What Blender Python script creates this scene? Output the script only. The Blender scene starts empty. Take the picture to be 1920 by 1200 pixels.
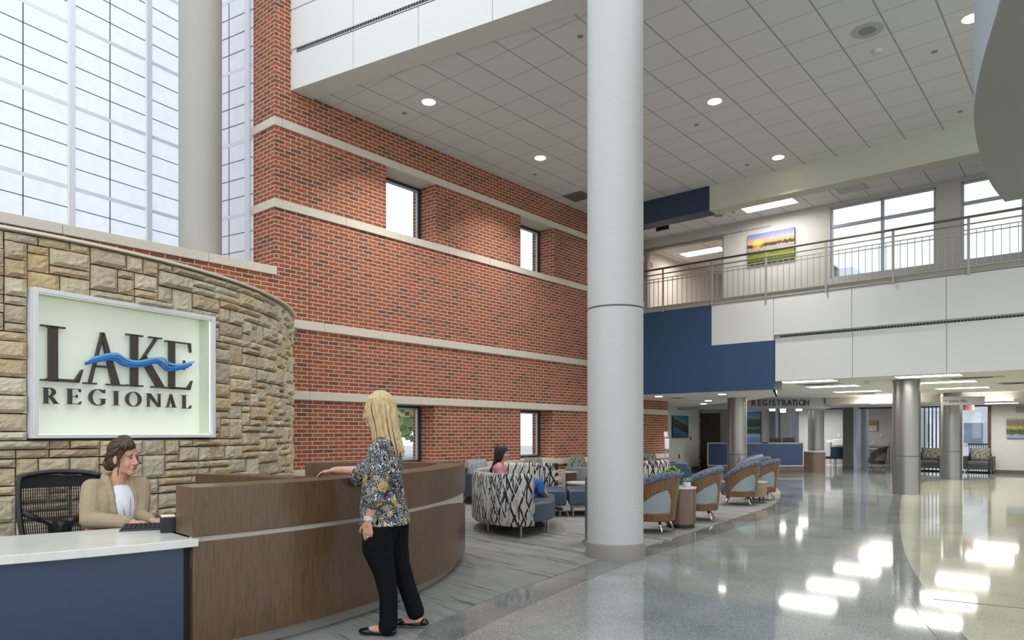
import bpy, bmesh, math, random
from mathutils import Vector, Matrix
PI = math.pi
R = math.radians
SC = bpy.context.scene
COL = SC.collection
# ---------- camera measurements (level camera, 24.75 mm shift lens, eye 1.4 m) ----------
F, HY, CX, H = 1320.0, 812.0, 960.0, 1.4
def fp(px, py, z=0.0):
    Z = F*(H-z)/(py-HY)
    return ((px-CX)/F*Z, Z)
TA = math.atan((2080-960)/F)
AX, AY = math.sin(TA), math.cos(TA)      # building axis "a" (along the brick wall)
CX_, CY_ = AY, -AX                        # building axis "c" (into the hall)
def g(u, v): return (u*AX+v*CX_, u*AY+v*CY_)
def vfor(px, u):
    r = (px-CX)/F
    return (r*u*AY-u*AX)/(CX_-r*CY_)
def ufor(px, v):
    r = (px-CX)/F
    return (v*CX_-r*v*CY_)/(r*AY-AX)
def zat(px, py, u):
    x, y = g(u, vfor(px, u))
    return H+(HY-py)/F*y
T2 = R(30.1)
D2 = (math.sin(T2), math.cos(T2)); C2 = (math.cos(T2), -math.sin(T2))
# ---------- materials ----------
def hexc(s):
    s = s.lstrip('#')
    o = []
    for i in (0, 2, 4):
        v = int(s[i:i+2], 16)/255
        o.append(v/12.92 if v <= .04045 else ((v+.055)/1.055)**2.4)
    return (*o, 1)
MATS = {}
def mat(name, col='#808080', rough=.5, metal=0, spec=.5, emit=0, ecol=None, coat=0, trans=0):
    if name in MATS: return MATS[name]
    m = bpy.data.materials.new(name); m.use_nodes = True
    b = m.node_tree.nodes['Principled BSDF']
    b.inputs['Base Color'].default_value = hexc(col)
    b.inputs['Roughness'].default_value = rough
    b.inputs['Metallic'].default_value = metal
    b.inputs['Specular IOR Level'].default_value = spec
    b.inputs['Coat Weight'].default_value = coat
    b.inputs['Transmission Weight'].default_value = trans
    if emit:
        b.inputs['Emission Color'].default_value = hexc(ecol or col)
        b.inputs['Emission Strength'].default_value = emit
    MATS[name] = m
    return m
class NT:
    """tiny node helper"""
    def __init__(s, m):
        s.m = m; s.t = m.node_tree; s.b = s.t.nodes['Principled BSDF']
    def n(s, typ, **kw):
        nd = s.t.nodes.new(typ)
        for k, v in kw.items():
            if k.startswith('i_'):
                key = k[2:]
                nd.inputs[int(key) if key.isdigit() else key.replace('_', ' ')].default_value = v
            else: setattr(nd, k, v)
        return nd
    def l(s, a, b): s.t.links.new(a, b)
    def coord(s, kind='Object', scale=(1, 1, 1), rot=(0, 0, 0), loc=(0, 0, 0)):
        tc = s.n('ShaderNodeTexCoord'); mp = s.n('ShaderNodeMapping')
        mp.inputs['Scale'].default_value = scale; mp.inputs['Rotation'].default_value = rot
        mp.inputs['Location'].default_value = loc
        if any(rot) and len(set(scale[:2])) > 1:      # rotate first, then stretch
            m0 = s.n('ShaderNodeMapping'); m0.inputs['Rotation'].default_value = rot; mp.inputs['Rotation'].default_value = (0, 0, 0)
            s.l(tc.outputs[kind], m0.inputs['Vector']); s.l(m0.outputs['Vector'], mp.inputs['Vector']); return mp.outputs['Vector']
        s.l(tc.outputs[kind], mp.inputs['Vector']); return mp.outputs['Vector']
    def ramp(s, fac, stops, interp='LINEAR'):
        r = s.n('ShaderNodeValToRGB'); r.color_ramp.interpolation = interp
        e = r.color_ramp.elements
        while len(e) > 1: e.remove(e[0])
        e[0].position = stops[0][0]; e[0].color = hexc(stops[0][1])
        for p, c in stops[1:]:
            k = e.new(p); k.color = hexc(c)
        s.l(fac, r.inputs['Fac']); return r.outputs['Color']
    def noise(s, vec, scale=5, detail=4, rough=.5, dist=0):
        n = s.n('ShaderNodeTexNoise'); n.inputs['Scale'].default_value = scale
        n.inputs['Detail'].default_value = detail; n.inputs['Roughness'].default_value = rough
        n.inputs['Distortion'].default_value = dist
        s.l(vec, n.inputs['Vector']); return n.outputs['Fac']
    def mix(s, fac, a, b, mode='MIX'):
        x = s.n('ShaderNodeMix', data_type='RGBA', blend_type=mode)
        for src, i in ((fac, 0), (a, 6), (b, 7)):
            if isinstance(src, (int, float)): x.inputs[i].default_value = src
            elif isinstance(src, str): x.inputs[i].default_value = hexc(src)
            else: s.l(src, x.inputs[i])
        return x.outputs[2]
    def math(s, op, a, b=0.0):
        x = s.n('ShaderNodeMath', operation=op)
        for src, i in ((a, 0), (b, 1)):
            if isinstance(src, (int, float)): x.inputs[i].default_value = src
            else: s.l(src, x.inputs[i])
        return x.outputs[0]
    def sep(s, vec):
        x = s.n('ShaderNodeSeparateXYZ'); s.l(vec, x.inputs[0]); return x.outputs
    def color(s, c): s.l(c, s.b.inputs['Base Color'])
    def bump(s, h, strength=.3, dist=.01):
        b = s.n('ShaderNodeBump'); b.inputs['Strength'].default_value = strength
        b.inputs['Distance'].default_value = dist
        s.l(h, b.inputs['Height']); s.l(b.outputs[0], s.b.inputs['Normal'])

def m_brick():
    m = mat('red brick', rough=.85, spec=.25); k = NT(m)
    v = k.coord('UV')
    br = k.n('ShaderNodeTexBrick'); br.offset = .5
    for i, val in (('Scale', 1), ('Mortar Size', .0055), ('Mortar Smooth', .1), ('Brick Width', .2045), ('Row Height', .0666)):
        br.inputs[i].default_value = val
    br.inputs['Color1'].default_value = (0, 0, 0, 1); br.inputs['Color2'].default_value = (1, 1, 1, 1)
    br.inputs['Mortar'].default_value = (.5, .5, .5, 1)
    k.l(v, br.inputs['Vector'])
    base = k.ramp(br.outputs['Color'], [(0, '#9f5334'), (.25, '#8c472e'), (.45, '#a85a3a'), (.6, '#82422c'), (.76, '#9a5036'), (.82, '#624038'), (.92, '#503834'), (1, '#88462f')])
    n = k.noise(k.coord('UV'), 60, 5)
    base = k.mix(.35, base, k.ramp(n, [(.3, '#5a3022'), (.7, '#c07a5a')]))
    c = k.mix(br.outputs['Fac'], base, '#cbc1b0')
    k.color(c)
    inv = k.math('SUBTRACT', 1, br.outputs['Fac'])
    k.bump(k.math('ADD', inv, k.math('MULTIPLY', n, .3)), .6, .006)
    return m
def m_wood(name, dark, light, rough=.35, sc=1.0, coat=0):
    m = mat(name, rough=rough, coat=coat); k = NT(m)
    v = k.coord('Object', (22*sc, 22*sc, 1.1*sc))
    n1 = k.noise(v, 2.2, 6, .6, .6)
    v2 = k.coord('Object', (90*sc, 90*sc, 2*sc))
    n2 = k.noise(v2, 2, 3, .6)
    f = k.math('ADD', k.math('MULTIPLY', n1, .7), k.math('MULTIPLY', n2, .3))
    k.color(k.ramp(f, [(.36, dark), (.5, light), (.56, dark), (.66, light)]))
    return m
def m_terrazzo(name, base, c2, chips):
    m = mat(name, rough=.09, spec=.55, coat=.0); k = NT(m)
    v = k.coord('Object')
    vo = k.n('ShaderNodeTexVoronoi'); vo.inputs['Scale'].default_value = 170; k.l(v, vo.inputs['Vector'])
    s = k.sep(vo.outputs['Color'])
    c = k.ramp(s[0], [(0, base), (.45, c2), (.72, base), (.84, chips), (.93, c2), (.985, '#cfcfc8')], 'CONSTANT')
    n = k.noise(v, 1.2, 3)
    c = k.mix(.14, c, k.ramp(n, [(.3, base), (.7, '#ffffff')]))
    k.color(c)
    rn = k.noise(v, .8, 2)
    k.l(k.math('ADD', .035, k.math('MULTIPLY', rn, .06)), k.b.inputs['Roughness'])
    return m
def m_carpet(name='carpet streaks', c=('#747572', '#626467', '#858480', '#262a34')):
    m = mat(name, rough=.95, spec=.1); k = NT(m)
    rot = (0, 0, PI/2-TA)
    v = k.coord('Object', (.5, 9, 1), rot)
    n = k.noise(v, 1.1, 6, .7)
    col = k.ramp(n, [(.30, c[1]), (.42, c[0]), (.5, c[2]), (.6, c[0]), (.66, c[1])])
    v2 = k.coord('Object', (.5, 7, 1), rot, (3, 1, 0))
    n2 = k.noise(v2, 1.0, 9, .72, .15)
    line = k.ramp(n2, [(.0, '#000000'), (.56, '#000000'), (.585, '#ffffff'), (.62, '#ffffff'), (.65, '#101010')])
    col = k.mix(line, col, c[3])
    f = k.noise(k.coord('Object', (1, 1, 1)), 260, 2)
    col = k.mix(.3, col, k.ramp(f, [(.35, '#3c3c3c'), (.65, '#c8c6c0')]))
    k.color(col); k.bump(f, .5, .004)
    return m
def m_weave(name, a, b, scale=90, rough=.95):
    m = mat(name, rough=rough, spec=.15); k = NT(m)
    n = k.noise(k.coord('Object', (1, 1, .45)), scale, 4, .7)
    k.color(k.ramp(n, [(.38, a), (.62, b)])); k.bump(n, .25, .003)
    return m
def m_pattern(name, base='#b9b2a8', dark='#2b2624', blue='#4b5464', grey='#92959b', s=1.0):
    """woven fabric with a jagged lattice of dark and blue strokes"""
    m = mat(name, rough=.9, spec=.2); k = NT(m)
    uv = k.coord('UV')
    col = k.mix(.0, base, base)
    for i, (ang, per, w, seg, c, off) in enumerate([(22, .085, .28, .21, grey, .3), (-22, .11, .20, .26, blue, .0), (2, .095, .20, .17, dark, .45), (20, .13, .16, .2, blue, .7),
                                                    (24, .12, .19, .23, dark, .1), (-25, .12, .20, .2, dark, .6), (1, .11, .2, .2, grey, .8), (-23, .09, .1, .2, '#d8d0c0', .2)]):
        v = k.coord('UV', (s, s, 1), (0, 0, R(ang)), (off, off*1.7, 0))
        x, y, _ = k.sep(v)
        cell = k.math('DIVIDE', x, per)
        fx = k.math('FRACT', cell)
        idx = k.math('FLOOR', cell)
        on = k.math('LESS_THAN', fx, w)
        wn = k.n('ShaderNodeTexWhiteNoise', noise_dimensions='2D')
        cb = k.n('ShaderNodeCombineXYZ'); k.l(idx, cb.inputs[0])
        k.l(k.math('FLOOR', k.math('ADD', k.math('DIVIDE', y, seg), k.math('MULTIPLY', idx, .37))), cb.inputs[1])
        k.l(cb.outputs[0], wn.inputs['Vector'])
        pick = k.math('LESS_THAN', wn.outputs['Value'], .60)
        col = k.mix(k.math('MULTIPLY', on, pick), col, c)
    k.color(col)
    return m
# ---------- mesh builder ----------
class MB:
    def __init__(s): s.bm = bmesh.new()
    def face(s, pts):
        try: return s.bm.faces.new([s.bm.verts.new(p) for p in pts])
        except ValueError: return None
    def hexa(s, b, t):
        vb = [s.bm.verts.new(p) for p in b]; vt = [s.bm.verts.new(p) for p in t]
        n = len(b)
        s.bm.faces.new(vb[::-1]); s.bm.faces.new(vt)
        for i in range(n): s.bm.faces.new((vb[i], vb[(i+1) % n], vt[(i+1) % n], vt[i]))
        return s
    def prism(s, poly, z0, z1):
        a = sum(poly[i][0]*poly[(i+1) % len(poly)][1]-poly[(i+1) % len(poly)][0]*poly[i][1] for i in range(len(poly)))
        if a < 0: poly = poly[::-1]
        return s.hexa([(x, y, z0) for x, y in poly], [(x, y, z1) for x, y in poly])
    def box(s, c, size, rz=0, rx=0, ry=0):
        M = Matrix.Translation(c) @ Matrix.Rotation(rz, 4, 'Z') @ Matrix.Rotation(ry, 4, 'Y') @ Matrix.Rotation(rx, 4, 'X')
        sx, sy, sz = (k/2 for k in size)
        b = [M @ Vector(p) for p in ((-sx, -sy, -sz), (sx, -sy, -sz), (sx, sy, -sz), (-sx, sy, -sz))]
        t = [M @ Vector(p) for p in ((-sx, -sy, sz), (sx, -sy, sz), (sx, sy, sz), (-sx, sy, sz))]
        return s.hexa(b, t)
    def gbox(s, u0, u1, v0, v1, z0, z1):
        return s.prism([g(u0, v0), g(u1, v0), g(u1, v1), g(u0, v1)], z0, z1)
    def cyl(s, x, y, z0, z1, r, r2=None, n=32):
        r2 = r if r2 is None else r2
        b = [(x+r*math.cos(2*PI*i/n), y+r*math.sin(2*PI*i/n), z0) for i in range(n)]
        t = [(x+r2*math.cos(2*PI*i/n), y+r2*math.sin(2*PI*i/n), z1) for i in range(n)]
        return s.hexa(b, t)
    def lathe(s, prof, x=0, y=0, n=32, z=0):
        rings = [[s.bm.verts.new((x+r*math.cos(2*PI*i/n), y+r*math.sin(2*PI*i/n), z+h)) for i in range(n)] for r, h in prof]
        for a, b in zip(rings, rings[1:]):
            for i in range(n): s.bm.faces.new((a[i], a[(i+1) % n], b[(i+1) % n], b[i]))
        s.bm.faces.new(rings[0][::-1]); s.bm.faces.new(rings[-1])
        return s
    def tube(s, pts, r, n=8, r2=None):
        pts = [Vector(p) for p in pts]; rings = []
        up0 = Vector((0, 0, 1))
        for i, p in enumerate(pts):
            d = (pts[min(i+1, len(pts)-1)]-pts[max(i-1, 0)]).normalized()
            a = d.cross(up0 if abs(d.z) < .9 else Vector((1, 0, 0))).normalized(); b = a.cross(d)
            rr = r if r2 is None else r+(r2-r)*i/(len(pts)-1)
            if isinstance(r, (list, tuple)): rr = r[i]
            rings.append([s.bm.verts.new(p+rr*(a*math.cos(2*PI*k/n)+b*math.sin(2*PI*k/n))) for k in range(n)])
        for a, b in zip(rings, rings[1:]):
            for k in range(n): s.bm.faces.new((a[k], b[k], b[(k+1) % n], a[(k+1) % n]))
        s.bm.faces.new(rings[0]); s.bm.faces.new(rings[-1][::-1])
        return s
    def ell(s, c, r, rz=0, ry=0, rx=0, seg=16, rings=10):
        if not isinstance(r, (list, tuple)): r = (r, r, r)
        M = Matrix.Translation(c) @ Matrix.Rotation(rz, 4, 'Z') @ Matrix.Rotation(ry, 4, 'Y') @ Matrix.Rotation(rx, 4, 'X') @ Matrix.Diagonal((*r, 1))
        bmesh.ops.create_uvsphere(s.bm, u_segments=seg, v_segments=rings, radius=1, matrix=M); return s
    def cap(s, p0, r0, p1, r1, n=12):
        """tapered capsule"""
        p0 = Vector(p0); p1 = Vector(p1)
        L = (p1-p0).length; k = max(2, int(L/(min(r0, r1)*.8)))
        s.tube([p0, p1], r0, n, r1); s.ell(p0, r0, seg=n, rings=8); s.ell(p1, r1, seg=n, rings=8); return s
    def chain(s, pts, n=12):
        for (a, ra), (b, rb) in zip(pts, pts[1:]): s.cap(a, ra, b, rb, n)
        return s
    def loft(s, rings, yaw=0, n=28, k=5):
        """closed body through elliptical rings (centre, forward radius, side radius)"""
        V = [Vector((*c, rf, rs)) for c, rf, rs in [(tuple(c), rf, rs) for c, rf, rs in rings]] if False else None
        cs = catmull([Vector(c) for c, rf, rs in rings], k); rr = catmull([Vector((rf, rs, 0)) for c, rf, rs in rings], k)
        f = Vector((math.cos(yaw), math.sin(yaw), 0)); r = Vector((math.sin(yaw), -math.cos(yaw), 0)); R_ = []
        for c, q in zip(cs, rr): R_.append([s.bm.verts.new(c+f*q.x*math.cos(2*PI*i/n)+r*q.y*math.sin(2*PI*i/n)) for i in range(n)])
        for a, b in zip(R_, R_[1:]):
            for i in range(n): s.bm.faces.new((a[i], a[(i+1) % n], b[(i+1) % n], b[i]))
        s.bm.faces.new(R_[0][::-1]); s.bm.faces.new(R_[-1]); return s
    def sweep(s, path, prof, closed_prof=True, caps=True):
        """prof: list of (offset to the right of the path, z) swept along 2D path"""
        n = len(path); rings = []
        for i, p in enumerate(path):
            a = Vector(path[max(i-1, 0)]); b = Vector(path[min(i+1, n-1)])
            d = (b-a).normalized(); nr = Vector((d.y, -d.x))
            pr = prof(i/(n-1)) if callable(prof) else prof
            rings.append([s.bm.verts.new((p[0]+nr.x*o, p[1]+nr.y*o, z)) for o, z in pr])
        m = len(rings[0])
        for a, b in zip(rings, rings[1:]):
            for k in range(m if closed_prof else m-1): s.bm.faces.new((a[k], a[(k+1) % m], b[(k+1) % m], b[k]))
        if caps and closed_prof:
            s.bm.faces.new(rings[0][::-1]); s.bm.faces.new(rings[-1])
        return s
    def build(s, name, m, parent=None, smooth=False, bevel=0, seg=2, uv=None, mods=None, world=False, ang=40, flip=False):
        bm = s.bm
        bmesh.ops.recalc_face_normals(bm, faces=bm.faces)
        if uv:
            L = bm.loops.layers.uv.new('UVMap')
            for f in bm.faces:
                n = f.normal
                if abs(n.z) > .7: tx = Vector((AX, AY, 0)); ty = Vector((CX_, CY_, 0))
                else:
                    tx = Vector((-n.y, n.x, 0)).normalized(); ty = Vector((0, 0, 1))
                for lp in f.loops:
                    p = lp.vert.co
                    if callable(uv): lp[L].uv = uv(p, n)
                    else: lp[L].uv = (p.dot(tx), p.dot(ty))
        me = bpy.data.meshes.new(name); bm.to_mesh(me); bm.free()
        o = bpy.data.objects.new(name, me); COL.objects.link(o)
        if m: me.materials.append(m)
        if smooth:
            for p in me.polygons: p.use_smooth = True
            if smooth == 'auto': me.set_sharp_from_angle(angle=R(ang))
        if bevel:
            b = o.modifiers.new('bevel', 'BEVEL'); b.width = bevel; b.segments = seg; b.limit_method = 'ANGLE'; b.angle_limit = R(35)
            b.harden_normals = False
        for t, kw in (mods or []):
            md = o.modifiers.new(t.lower(), t)
            for a, v in kw.items(): setattr(md, a, v)
        if parent:
            o.parent = parent
            if world: o.matrix_parent_inverse = parent.matrix_basis.inverted()
        return o
def thing(name, label, cat, loc=(0, 0, 0), rz=0, group=None):
    o = bpy.data.objects.new(name, None); COL.objects.link(o)
    o.location = loc; o.rotation_euler = (0, 0, rz); o.empty_display_size = .1
    o['label'] = label; o['category'] = cat; o['kind'] = 'thing'
    if group: o['group'] = group
    return o
def tag(o, label, cat, group=None, kind='thing'):
    o['label'] = label; o['category'] = cat; o['kind'] = kind
    if group: o['group'] = group
    return o
def struct(o, label=None):
    o['kind'] = 'structure'
    if label: o['label'] = label
    return o
def sroot(name, loc=(0, 0, 0), rz=0, label=None):
    o = bpy.data.objects.new(name, None); COL.objects.link(o); o.location = loc; o.rotation_euler = (0, 0, rz)
    return struct(o, label)
def kids(o): return [c for c in bpy.data.objects if c.parent == o]
KC = {}
def dup(root, loc=None, rz=None, label=None, group=None):
    r = root.copy(); COL.objects.link(r)
    if loc is not None: r.location = loc
    if rz is not None: r.rotation_euler = (0, 0, rz)
    if label: r['label'] = label
    if group: r['group'] = group
    ks = [c for c in bpy.data.objects if c.parent == root]
    for ch in ks:
        c = ch.copy(); COL.objects.link(c); c.parent = r
        for gch in [d for d in bpy.data.objects if d.parent == ch]:
            d = gch.copy(); COL.objects.link(d); d.parent = c
    return r
def arc_pts(cx, cy, r, a0, a1, n):
    return [(cx+r*math.cos(a0+(a1-a0)*i/(n-1)), cy+r*math.sin(a0+(a1-a0)*i/(n-1))) for i in range(n)]
def catmull(pts, k=8):
    out = []
    P = [Vector(p) for p in pts]; n = len(P)
    for i in range(n-1):
        p0, p1, p2, p3 = P[max(i-1, 0)], P[i], P[i+1], P[min(i+2, n-1)]
        for j in range(k):
            t = j/k
            out.append(.5*((2*p1)+(p2-p0)*t+(2*p0-5*p1+4*p2-p3)*t*t+(3*p1-p0-3*p2+p3)*t**3))
    out.append(P[-1]); return out
# ---------- world, camera, view ----------
w = bpy.data.worlds.new('World'); SC.world = w; w.use_nodes = True
bg = w.node_tree.nodes['Background']; bg.inputs[0].default_value = (.90, .95, 1, 1); bg.inputs[1].default_value = 1.0
cam = bpy.data.cameras.new('camera'); co = bpy.data.objects.new('camera', cam); COL.objects.link(co)
co.location = (0, 0, H); co.rotation_euler = (R(90), 0, 0)
cam.sensor_width = 36; cam.lens = F*36/1920; cam.shift_y = 212/1920; cam.clip_end = 300
SC.camera = co
SC.view_settings.view_transform = 'Standard'; SC.view_settings.look = 'None'; SC.view_settings.gamma = 1
SC.view_settings.exposure = 0.9
SC.cycles.use_denoising = True; SC.cycles.max_bounces = 8; SC.cycles.diffuse_bounces = 4
SC.cycles.transparent_max_bounces = 12; SC.cycles.sample_clamp_indirect = 6; SC.cycles.caustics_reflective = False; SC.cycles.caustics_refractive = False
# ---------- shared materials ----------
BRICK = m_brick()
STONE = mat('cream cast stone', '#cfc6b6', .8, spec=.3)
k = NT(STONE); n_ = k.noise(k.coord('Object'), 40, 4); k.color(k.mix(.25, '#cfc6b6', k.ramp(n_, [(.3, '#b5ab9a'), (.7, '#e0d9cc')])))
WHITE = mat('white painted panel', '#d5d6d2', .45)
WARMW = mat('warm grey white plaster', '#c9c6c0', .7, spec=.3)
GREYW = mat('pale grey paint', '#b4b3b1', .6, spec=.3)
BLUE = mat('deep blue panel', '#244769', .45)
SOFF = mat('painted soffit', '#b9b7b2', .7, spec=.2)
ALU = mat('brushed aluminium', '#b9bbbd', .35, .9)
CHROME = mat('polished chrome', '#d8d9da', .12, 1)
STEEL = mat('satin steel', '#a7a49e', .35, .85)
DARK = mat('dark bronze frame', '#3a3029', .45, .3)
BLACK = mat('black plastic', '#15161a', .45)
WALNUT = m_wood('walnut veneer', '#4a3623', '#664d36', .3, 1.7)
EMIT = mat('lit diffuser', '#ffffff', .5, emit=3.5, ecol='#fffaf4')
EMITS = mat('lit lamp lens', '#ffffff', .5, emit=9, ecol='#fff6ea')
def m_tile(name, c, line, wu, wv, ou, ov, lw=.012, rough=.85):
    m = mat(name, c, rough, spec=.2); k = NT(m)
    v = k.coord('UV', (1, 1, 1), (0, 0, 0), (-ou, -ov, 0))
    x, y, _ = k.sep(v)
    fx = k.math('FRACT', k.math('DIVIDE', x, wu)); fy = k.math('FRACT', k.math('DIVIDE', y, wv))
    ln = k.math('MAXIMUM', k.math('LESS_THAN', fx, lw/wu), k.math('LESS_THAN', fy, lw*1.9/wv))
    n = k.noise(k.coord('UV'), 220, 2)
    base = k.mix(.12, c, k.ramp(n, [(.4, '#8a8a88'), (.6, '#ffffff')]))
    k.color(k.mix(ln, base, line)); k.bump(k.math('SUBTRACT', 1, ln), .4, .01)
    return m
TILE = m_tile('acoustic ceiling tiles', '#dcdedc', '#a4a6a5', .6096, .6096, 13.74, -5.95)
TILE2 = m_tile('large acoustic ceiling tiles', '#e4e2dd', '#bcbab5', .6096, 1.2192, .2, .3, .008)
# ---------- floor ----------
TZ = m_terrazzo('grey terrazzo', '#747b77', '#929894', '#3e4542')
TZD = m_terrazzo('dark terrazzo band', '#5c625f', '#6a706c', '#3c423f')
TZC = m_terrazzo('cream terrazzo', '#acab93', '#bdbba4', '#878674')
struct(MB().prism([(-14, -4), (32, -4), (32, 29.9), (-14, 29.9)], -.06, 0).build('floor', TZ))
edge = [fp(*p) for p in [(800, 1175), (860, 1149), (922, 1123), (985, 1100), (1056, 1075), (1131, 1048), (1207, 1027), (1249, 1013.8), (1308.6, 995), (1358, 979), (1407.6, 963), (1437, 953), (1457, 941.6), (1463, 931), (1462, 921), (1452, 912)]]
low = [fp(*p) for p in [(790, 1232), (860, 1198), (949.6, 1154), (1006, 1129), (1068, 1102), (1137, 1073), (1208, 1045), (1259, 1030.6), (1318.5, 1010.8), (1378, 991), (1417.5, 977), (1457, 967), (1490, 956), (1510, 944), (1512, 930), (1502, 915)]]
edge = [tuple(p) for p in catmull(edge, 4)]; low = [tuple(p) for p in catmull(low, 4)]
pre = [(-4, -1.5), (-.9, 2.6)]; prel = [(-3.7, -1.9), (-.6, 2.2)]
post = [(6.9, 19.6), (5.6, 21.5), (4.2, 24.6)]; postl = [(7.4, 19.5), (6.0, 21.9), (4.5, 25)]
struct(MB().prism(pre+edge+post+[(2.5, 22), (-8, 13), (-12, 8), (-12, -1.5)], 0, .008).build('carpet_floor', m_carpet()), 'grey streaked carpet under the reception desk and lounge')
struct(MB().prism(prel+low+postl+post[::-1]+edge[::-1]+pre[::-1], 0, .003).build('floor_border', TZD), 'darker terrazzo border beside the carpet')
cr = [fp(*p) for p in [(1875, 1260), (1815, 1200), (1765, 1145), (1721, 1084), (1700, 1044), (1690, 1010), (1687, 979), (1688, 950), (1693, 928), (1708, 912), (1740, 903)]]
cr = [tuple(p) for p in catmull(cr, 5)]
cr2 = [(x-.16-.012*i*0, y) for i, (x, y) in enumerate(cr)]
struct(MB().prism([(3.2, -2)]+cr+[(31, 27), (31, -2)], 0, .003).build('floor_inlay', TZC), 'cream terrazzo field at the right')
struct(MB().prism([(3.0, -2)]+[(x-.20, y) for x, y in cr]+cr[::-1]+[(3.2, -2)], 0, .0045).build('floor_strip', TZD), 'dark curved terrazzo strip')
cut = fp(1750, 1124); cut2 = fp(1930, 1143)
struct(MB().tube([(*cut, .003), (*cut2, .003)], .004, 4).build('floor_joint', mat('joint metal', '#5f6058', .5)))
# ---------- brick wall along axis a ----------
V0 = -9.898; UC = 5.962; UE = 18.76
ops = [(UC+2.211, UC+3.417), (UC+5.995, UC+7.205), (UC+9.79, UC+11.0)]
Z4T, Z4B, ZST, ZSB = 2.075, 1.935, .81, .67
Z2T, Z2B, Z1T, Z1B = 5.045, 4.915, 6.325, 6.19
Z3T, Z3B = 3.21, 3.07
us = sorted([UC, 12.0, UE]+[x for o in ops for x in o]); us = [UC]+[x for o in ops for x in o]+[UE]
b = MB()
TH = .635
for i in range(len(us)-1):
    isop = i % 2 == 1
    if isop:
        for z0, z1 in ((0, ZST), (Z4B, Z2T), (Z1B, 9.8)): b.gbox(us[i], us[i+1], V0-TH, V0, z0, z1)
    else: b.gbox(us[i], us[i+1], V0-TH, V0, 0, 9.8)
wb = struct(b.build('wall_brick', BRICK, uv=True))
b = MB(); b.gbox(-5, UC, V0-.4, V0, 0, 3.86)
struct(b.build('wall_brick_low', BRICK, uv=True))
# control joint line
struct(MB().gbox(UC+.62, UC+.63, V0, V0+.001, .81, 9.5).build('wall_joint', mat('joint sealant', '#6a4436', .9)))
# cast stone bands, blocks with fine joints
def band(name, z0, z1, u0, u1, v0=V0, proj=.028, length=1.21, off=.12, corner=True, deep=0):
    b = MB(); u = u0
    nxt = u0+off+.0
    while u < u1-1e-4:
        e = min(nxt, u1); b.gbox(u, e-.005, v0-.02, v0+proj, z0, z1); u = e; nxt = e+length
    if corner:
        b.gbox(u0-proj, u0, v0-TH-.03, v0+proj, z0, z1)
    return b
for i, (z0, z1) in enumerate(((Z1B, Z1T), (Z2B, Z2T), (Z3B, Z3T), (Z4B, Z4T), (ZSB, ZST))):
    b = band('x', z0, z1, UC, UE, off=[.12, .12, .9, .62, .3][i], length=1.21 if i < 4 else .85, corner=i < 2)
    for (a, c) in ops:      # stone lintels and sills inside the window recesses
        if i == 0 or i == 3: b.gbox(a, c, V0-.45, V0-.001, z0-.006, z0+.12)
        if i == 1 or i == 4: b.gbox(a, c, V0-.45, V0, z1-.13, z1+.012)
    struct(b.build('trim_%d' % (i+1), STONE, bevel=.004, seg=1))
b = MB(); u = -5
for e in (-2.2, 1.25, 3.05, 4.9, UC+.03): b.gbox(u, e-.006, V0-.42, V0+.03, 3.86, 3.99); u = e
struct(b.build('trim_6', STONE, bevel=.004, seg=1))
struct(MB().gbox(UC, UE, V0-.01, V0+.03, 0, .012+.1).build('baseboard_brick', mat('grey rubber base', '#6b6662', .6)))
# windows in the brick
GLASS = bpy.data.materials.new('window glass'); GLASS.use_nodes = True
nt = GLASS.node_tree; nt.nodes.clear()
o_ = nt.nodes.new('ShaderNodeOutputMaterial'); mx = nt.nodes.new('ShaderNodeMixShader'); tr = nt.nodes.new('ShaderNodeBsdfTransparent'); gl = nt.nodes.new('ShaderNodeBsdfGlossy')
gl.inputs['Roughness'].default_value = .02; tr.inputs[0].default_value = (.93, .96, .97, 1); mx.inputs[0].default_value = .06
nt.links.new(tr.outputs[0], mx.inputs[1]); nt.links.new(gl.outputs[0], mx.inputs[2]); nt.links.new(mx.outputs[0], o_.inputs[0])
WF = mat('window frame silver', '#aebccb', .35, .3)
wn = 0
for (a, c) in ops:
    for (z0, z1) in ((ZST+.012, Z4B), (Z2T+.012, Z1B)):
        wn += 1
        root = sroot('window_%d' % wn)
        vf = V0-.41; t = .05
        f = MB()
        for q in ((a, a+t, z0, z1), (c-t, c, z0, z1), (a+t, c-t, z1-t, z1), (a+t, c-t, z0, z0+t)): f.gbox(q[0], q[1], vf-.06, vf, q[2], q[3])
        f.build('window_frame', DARK, root, bevel=.003, seg=1)
        f = MB(); t2 = .035; a2, c2_, y0, y1 = a+t, c-t, z0+t, z1-t
        for q in ((a2, a2+t2, y0, y1), (c2_-t2, c2_, y0, y1), (a2+t2, c2_-t2, y1-t2, y1), (a2+t2, c2_-t2, y0, y0+t2)): f.gbox(q[0], q[1], vf-.055, vf-.02, q[2], q[3])
        f.build('window_sash', WF, root)
        MB().gbox(a2+t2, c2_-t2, vf-.045, vf-.04, y0+t2, y1-t2).build('pane', GLASS, root)
# red sticker on the first lower pane
st = thing('window_sticker', 'small red and white notice stuck inside the near lower window pane', 'sticker')
MB().gbox(UC+3.03, UC+3.17, V0-.448, V0-.446, 1.71, 1.83).build('backing', mat('white paper', '#e8e8e8', .6), st)
MB().gbox(UC+3.045, UC+3.155, V0-.446, V0-.4455, 1.735, 1.815).build('red_field', mat('red print', '#d2452f', .6), st)
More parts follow.
